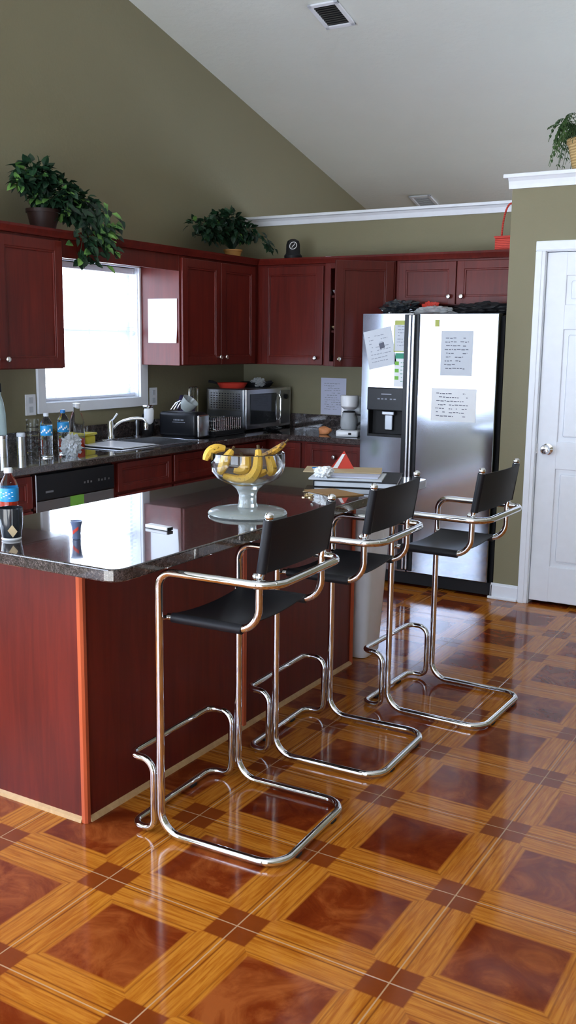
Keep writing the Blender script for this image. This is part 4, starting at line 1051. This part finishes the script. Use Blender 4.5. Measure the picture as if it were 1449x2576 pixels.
pan((-2.60, 3.84, mwt), .110, math.radians(-140), 'red frying pan at the left on top of the microwave', 'red', 'blackmatte', .06)
pan((-2.55, 4.085, mwt), .125, math.radians(-25), 'dark frying pan at the right on top of the microwave', 'blackmatte', 'blackmatte', .07)
lump('foil_ball', (-2.50, 4.02, mwt+.004), .028, (1.5, 1.2, .9), 'foil', 'piece of crumpled foil lying in the dark pan', 'foil', 41)
# baking rack leaning behind the rack
bk = thing('cooling_rack', 'upright chrome wire rack standing left of the microwave', 'rack', (-2.77, 3.66, zc_))
mb = MB().tube(fillet([(-2.775, 3.56, zc_+.004), (-2.775, 3.66, zc_+.004), (-2.775, 3.66, zc_+.30), (-2.775, 3.56, zc_+.30)], .015, 4, True), .004, 7, True)
for k in range(5): mb.tube([(-2.775, 3.575+.0175*k, zc_+.006), (-2.775, 3.575+.0175*k, zc_+.30)], .0016, 5)
obj('wires', mb, M['chrome'], bk, True)
# odds and ends in front of the microwave
lump('kitchen_gadget', (-2.275, 3.86, zc_), .035, (1.2, 1.6, .35), 'blackgloss', 'small black gadget with cord beside the microwave front', 'gadget', 51)

# coffee maker
cc = Vector((-1.665, 3.86, zc_))
cm = thing('coffee_maker', 'white drip coffee maker on the counter left of the fridge', 'coffee maker', cc)
T = Matrix.Translation(cc) @ Matrix.Rotation(math.radians(18), 4, 'Z')
obj('base', MB().box((-.075, -.10, 0), (.075, .10, .045), .012, 3, T), M['whitegloss'], cm, True)
obj('tower', MB().box((-.068, .045, .043), (.068, .10, .265), .012, 3, T), M['whitegloss'], cm, True)
obj('filter_housing', MB().lathe([(0, .175), (.035, .178), (.058, .20), (.062, .262), (.058, .272), (0, .274)], n=28, M_=T @ Matrix.Translation((0, -.01, 0))), M['whitegloss'], cm, True)
cf = obj('carafe', MB().lathe([(0, .047), (.05, .047), (.058, .07), (.056, .12), (.044, .15), (.046, .160), (.042, .160), (.040, .150), (.052, .118), (.054, .07), (.047, .051), (0, .051)], n=28, M_=T @ Matrix.Translation((0, -.02, 0))), M['foil'], cm, True)
obj('carafe_handle', MB().tube([T @ Vector((.045, -.03, .148)), T @ Vector((.088, -.05, .145)), T @ Vector((.090, -.05, .10)), T @ Vector((.055, -.03, .075))], .007, 8), M['blackmatte'], cf, True)
obj('carafe_lid', MB().lathe([(0, .161), (.042, .161), (.038, .17), (0, .172)], n=24, M_=T @ Matrix.Translation((0, -.02, 0))), M['blackmatte'], cf, True)
obj('warming_plate', MB().lathe([(0, .0452), (.056, .0452), (.056, .0465), (0, .0468)], n=24, M_=T @ Matrix.Translation((0, -.02, 0))), M['blackmatte'], cm, True)
obj('switch', MB().box((.01, -.103, .016), (.03, -.1005, .03), .001, 1, T), M['blackmatte'], cm)
mb = MB().tube(fillet([(-1.60, 3.99, zc_+.006), (-1.53, 4.05, zc_+.004), (-1.50, 4.20, zc_+.01), (-1.50, 4.286, zc_+.18)], .04, 6), .004, 7)
obj('power_cord', mb, M['blackmatte'], cm, True)
lump('bread_roll', (-1.855, 3.865, zc_), .034, (1.25, .85, .8), 'orange', 'orange-brown bread roll beside the coffee maker', 'bread', 61, .15)
# wall note
sheet('wall_notice', -2.132, -1.925, 1.014, 1.280, 'lilac printed notice taped to the wall behind the coffee maker', 'notice', 'paperlav', 12, 0, 'inkfaint', 21, .12, 0.0, YB)

# ------------------------------------------------------------------ white bin at the island end
bn = thing('trash_bin', 'tall white plastic bin behind the far end of the island', 'bin', (-.77, 2.25, 0))
b = bmesh.new()
def ring(hx, hy, z, r=.03, n=5, off=0):
    out = []
    for sx, sy, a0 in ((1, -1, -90), (1, 1, 0), (-1, 1, 90), (-1, -1, 180)):
        for k in range(n): a = math.radians(a0+90*k/(n-1)); out.append(((hx-r)*sx+r*math.cos(a)-.775, (hy-r)*sy+r*math.sin(a)+2.242, z))
    return out
lv_ = [(.085, .082, .003), (.092, .09, .02), (.125, .118, .68), (.131, .124, .685), (.131, .124, .705), (.122, .115, .705), (.09, .085, .03)]
rings = [[b.verts.new(p) for p in ring(hx, hy, z)] for hx, hy, z in lv_]
b.faces.new(rings[0][::-1]); b.faces.new(rings[-1])
for A, B in zip(rings, rings[1:]):
    n_ = len(A)
    for i in range(n_): b.faces.new((A[i], A[(i+1) % n_], B[(i+1) % n_], B[i]))
bmesh.ops.recalc_face_normals(b, faces=b.faces)
mb = MB(); mb._merge(b); obj('bin_body', mb, M['whitegloss'], bn, True)
obj('liner', MB().grid(lambda u, v: Vector((-.775+(.134+.004*math.sin(v*40))*math.cos(2*PI*v)*min(1.25, 1/max(abs(math.cos(2*PI*v)), abs(math.sin(2*PI*v)))), 2.242+(.127+.004*math.sin(v*47))*math.sin(2*PI*v)*min(1.25, 1/max(abs(math.cos(2*PI*v)), abs(math.sin(2*PI*v)))), .60+.115*u+.012*math.sin(v*30)*u)), 4, 60), M['whitegloss'], bn, True)

# ------------------------------------------------------------------ plants and things on the cabinets
def pot(c, r0, r1, h, mt, parent, rim=True):
    prof = [(0, 0), (r0, 0), (r1, h*.86)]
    prof += [(r1*1.08, h*.86), (r1*1.08, h), (r1*.98, h), (r1*.94, h*.85), (0, h*.85)]
    return obj('pot', MB().lathe(prof, c, 28), M[mt], parent, True)
def ivy(name, c, label, potargs, blobs, strands, seed, L=.055, bright=.12):
    rd = random.Random(seed); t_ = thing(name, label, 'plant', c)
    pot(c, *potargs, t_)
    obj('soil', MB().lathe([(0, 0), (potargs[1]*.9, 0), (0, .004)], (c[0], c[1], c[2]+potargs[2]*.87), 16), M['soil'], t_)
    stems = MB(); A = MB(); B = MB()
    root = Vector((c[0], c[1], c[2]+potargs[2]*.85))
    for (bc_, br, n) in blobs:
        bc_ = Vector(bc_)
        for _ in range(n):
            d_ = Vector((rd.gauss(0, 1), rd.gauss(0, 1), rd.gauss(0, 1))).normalized(); p = bc_+Vector((d_.x*br[0], d_.y*br[1], d_.z*br[2]))*(rd.random()**.4)
            if p.x < XL+.012: p.x = XL+.012+rd.random()*.02
            out = (p-bc_).normalized()+Vector((rd.gauss(0, .5), rd.gauss(0, .5), rd.gauss(0, .4)-.25))
            if p.x+out.normalized().x*L < XL+.01: out.x = abs(out.x)
            (B if rd.random() < bright else A).leaf(p, out, Vector((rd.gauss(0, .4), rd.gauss(0, .4), 1)), L*rd.uniform(.7, 1.25), L*.72*rd.uniform(.8, 1.2))
            if rd.random() < .25: stems.tube(bez(root, (root+p)/2+Vector((0, 0, .06)), p, 5), .0018, 4, caps=False)
    for pts, n, wd, br_ in strands:
        P = [Vector(q) for q in pts]
        path = []
        for i in range(len(P)-1): path += [P[i].lerp(P[i+1], k/6) for k in range(6)]
        stems.tube(path, .002, 4, caps=False)
        for k in range(n):
            q = path[min(len(path)-1, int(rd.random()*len(path)))]+Vector((rd.gauss(0, wd*.5), rd.gauss(0, wd), rd.gauss(0, wd*.7)))
            if q.x < XL+.02: q.x = XL+.02
            (B if rd.random() < br_ else A).leaf(q, Vector((rd.uniform(.1, 1), rd.gauss(0, .7), -abs(rd.gauss(.6, .5)))), Vector((1, 0, .6)), L*rd.uniform(.8, 1.3), L*.7)
    obj('foliage', A, M['leaf'], t_); obj('stems', stems, M['leaf'], t_)
    obj('young_leaves', B, M['leaf2'], t_)
    return t_
zp = ZTOP+.0005
ivy('ivy_plant', (-2.63, 2.065-.02, zp), 'large trailing leafy plant on the cabinet left of the window', (.060, .085, .13, 'terracotta'),
    [((-2.62, 1.99, 2.385), (.10, .115, .075), 260), ((-2.60, 2.12, 2.30), (.10, .14, .09), 260), ((-2.60, 1.87, 2.345), (.05, .05, .03), 28), ((-2.58, 2.25, 2.26), (.10, .10, .08), 150)],
    [([(-2.58, 2.15, 2.28), (-2.50, 2.24, 2.22), (-2.44, 2.26, 2.10), (-2.43, 2.20, 1.99)], 130, .05, .12),
     ([(-2.58, 2.2, 2.28), (-2.46, 2.34, 2.24), (-2.43, 2.36, 2.12), (-2.43, 2.33, 2.03)], 90, .035, .35),
     ([(-2.58, 2.1, 2.28), (-2.45, 2.15, 2.2), (-2.42, 2.12, 2.06), (-2.42, 2.09, 1.95)], 70, .035, .05),
     ([(-2.6, 1.92, 2.36), (-2.58, 1.85, 2.34), (-2.58, 1.83, 2.27)], 10, .012, 0)], 5, .058)
ivy('ivy_plant', (-2.62, 3.875, zp), 'bushy dark leafy plant in a small orange pot on the corner cabinet', (.045, .062, .075, 'orangepot'),
    [((-2.63, 3.82, 2.34), (.10, .16, .085), 300), ((-2.63, 3.62, 2.27), (.09, .14, .07), 180), ((-2.62, 3.98, 2.30), (.09, .10, .07), 150), ((-2.62, 3.42, 2.29), (.04, .05, .03), 18)],
    [([(-2.58, 3.95, 2.3), (-2.50, 4.08, 2.27), (-2.44, 4.12, 2.18)], 40, .03, 0)], 8, .052, .03)
# fern in wicker pot on the pantry ledge
fc_ = Vector((-.165, 3.74, 2.487)); fe = thing('fern_plant', 'fern in a wicker pot on the white ledge above the pantry door', 'plant', fc_)
obj('pot', MB().lathe([(0, 0), (.068, 0), (.102, .15), (.110, .15), (.110, .172), (.098, .172), (.094, .145), (0, .145)], fc_, 28), M['wicker'], fe, True)
obj('soil', MB().lathe([(0, .146), (.09, .146), (0, .15)], fc_, 20), M['soil'], fe)
rd = random.Random(17); F_ = MB()
for k in range(46):
    a = rd.uniform(0, 2*PI) if k > 14 else rd.uniform(PI*.7, PI*1.35); Lf = rd.uniform(.14, .24)
    d_ = Vector((math.cos(a), math.sin(a), 0)); p0 = fc_+Vector((0, 0, .15))+d_*.03; hgt = rd.uniform(.05, .22)
    P = bez(p0, p0+d_*Lf*.55+Vector((0, 0, hgt+.06)), p0+d_*Lf*rd.uniform(.75, 1.0)+Vector((0, 0, rd.uniform(-.16, .08))), 12)
    F_.tube(P, .0016, 4, caps=False)
    for i in range(1, 12):
        tn = (P[i+1]-P[i-1]).normalized() if i < 12 else (P[i]-P[i-1]).normalized(); sd = tn.cross(Vector((0, 0, 1)))
        if sd.length < .05: continue
        sd.normalize(); lw = .036*math.sin(PI*(.12+.8*i/12))
        for s in (-1, 1): F_.leaf(P[i], sd*s+tn*.5+Vector((0, 0, -.25)), Vector((0, 0, 1)), lw+.008, .012)
obj('fronds', F_, M['fern'], fe)
# red basket
rb = Vector((-.700, 4.055, zp)); bs = thing('basket', 'small red basket with tall handle on the cabinet above the fridge', 'basket', rb)
obj('basket_body', MB().box((rb.x-.062, rb.y-.05, rb.z), (rb.x+.062, rb.y+.05, rb.z+.088), .008, 2).box((rb.x-.066, rb.y-.054, rb.z+.086), (rb.x+.066, rb.y+.054, rb.z+.100), .004, 2), M['redwicker'], bs, True)
hp = [Vector((rb.x-.005+.05*math.cos(a)+.02, rb.y, rb.z+.09+.205*math.sin(a))) for a in [PI*k/16 for k in range(17)]]
obj('handle', MB().tube(hp, .006, 8), M['redwicker'], bs, True)
# black speaker-like globe with swirl mark
gc = Vector((-2.235, 4.055, zp)); sp2 = thing('ornament', 'small black rounded ornament with a white swirl mark on the cabinet top', 'ornament', gc)
obj('body', MB().lathe([(0, 0), (.060, 0), (.062, .035), (.050, .05), (.048, .11), (.040, .135), (.02, .147), (0, .149)], gc, 28), M['blackmatte'], sp2, True)
tv = Vector((1.293-gc.x, -1.952-gc.y, 0)).normalized(); sv = Vector((-tv.y, tv.x, 0)); ce = gc+tv*.0495+Vector((0, 0, .100))
mb = MB()
def on(s_, z_): 
    return gc+Vector((0, 0, .100+z_))+sv*s_+tv*(math.sqrt(max(0, .0485**2-s_**2))+.001)
mb.tube([on(.024*math.cos(a)*1.0+.004*math.sin(a), .024*math.sin(a)) for a in [2*PI*k/24 for k in range(24)]], .0024, 6, True)
mb.tube([on(.011-.006*k/4*1.5, .014-.004*k) for k in range(4)]+[on(.0-.002*k, 0) for k in range(2)]+[on(-.002-.004*k, -.006-.003*k) for k in range(3)], .0024, 6)
obj('swirl_mark', mb, M['paper'], sp2)
o = obj('small_dish', MB().lathe([(0, 0), (.03, 0), (.034, .012), (.025, .018), (0, .018)], (-1.93, 4.02, zp), 16), M['papergrey'], None, True); tag(o, 'tiny pale object on the cabinet top between black ornament and basket', 'dish')

# ------------------------------------------------------------------ light
w = bpy.data.worlds.new('sky'); bpy.context.scene.world = w; w.use_nodes = True
bg = w.node_tree.nodes['Background']; bg.inputs[1].default_value = 1.0
tw = NT(w); tc = tw.node('ShaderNodeTexCoord'); spx = tw.node('ShaderNodeSeparateXYZ'); tw.l.new(tc.outputs['Generated'], spx.inputs[0])
mr = tw.node('ShaderNodeMapRange'); tw.l.new(spx.outputs[2], mr.inputs[0]); mr.inputs[1].default_value = -.04; mr.inputs[2].default_value = .02
# overcast sky above, brighter glow added below the horizon to lift the ceiling
tw.l.new(tw.mix(mr.outputs[0], (8.6, 9.6, 11.2), (7.4, 8.6, 10.6)), bg.inputs[0])
sl_ = bpy.data.lights.new('sun', 'SUN'); sl_.energy = 30; sl_.angle = .02; sl_.color = (1, .97, .92)
so = bpy.data.objects.new('sun', sl_); C.objects.link(so); so.rotation_euler = (math.radians(45), 0, math.radians(4)); so.location = (0, -8, 6)
def portal(loc, rot, sx, sy):
    l = bpy.data.lights.new('portal', 'AREA'); l.shape = 'RECTANGLE'; l.size = sx; l.size_y = sy; l.cycles.is_portal = True
    o = bpy.data.objects.new('portal', l); o.location = loc; o.rotation_euler = rot; C.objects.link(o)
portal((XL-.13, (WY0+WY1)/2, (WZ0+WZ1)/2), (0, -PI/2, 0), WZ1-WZ0, WY1-WY0)
portal((XL-.13, (PY0+PY1)/2, (PZ0+PZ1)/2), (0, -PI/2, 0), PZ1-PZ0, PY1-PY0)
for a, c in FW: portal(((a+c)/2, YF+.13, (FZ0+FZ1)/2), (-PI/2, 0, 0), c-a, FZ1-FZ0)
for a, c in RW: portal(((a+c)/2, YR-.13, (RZ0+RZ1)/2), (PI/2, 0, 0), c-a, RZ1-RZ0)

# ------------------------------------------------------------------ camera
cd = bpy.data.cameras.new('camera'); co = bpy.data.objects.new('camera', cd); C.objects.link(co)
f_px, yaw, pitch, roll = 2430.589, .533, .173, .012
fw = Vector((-math.sin(yaw)*math.cos(pitch), math.cos(yaw)*math.cos(pitch), -math.sin(pitch)))
r0 = Vector((math.cos(yaw), math.sin(yaw), 0)); u0 = r0.cross(fw)
rr = r0*math.cos(roll)+u0*math.sin(roll); uu = -r0*math.sin(roll)+u0*math.cos(roll)
co.matrix_world = Matrix(((rr.x, uu.x, -fw.x, 1.293), (rr.y, uu.y, -fw.y, -1.952), (rr.z, uu.z, -fw.z, 1.526), (0, 0, 0, 1)))
cd.sensor_fit = 'VERTICAL'; cd.sensor_height = 36; cd.lens = 36*f_px/2576; cd.clip_start = .05
sc = bpy.context.scene; sc.camera = co
sc.view_settings.view_transform = 'Standard'; sc.view_settings.look = 'None'; sc.view_settings.gamma = 1
sc.view_settings.use_curve_mapping = False; sc.view_settings.exposure = 0.18
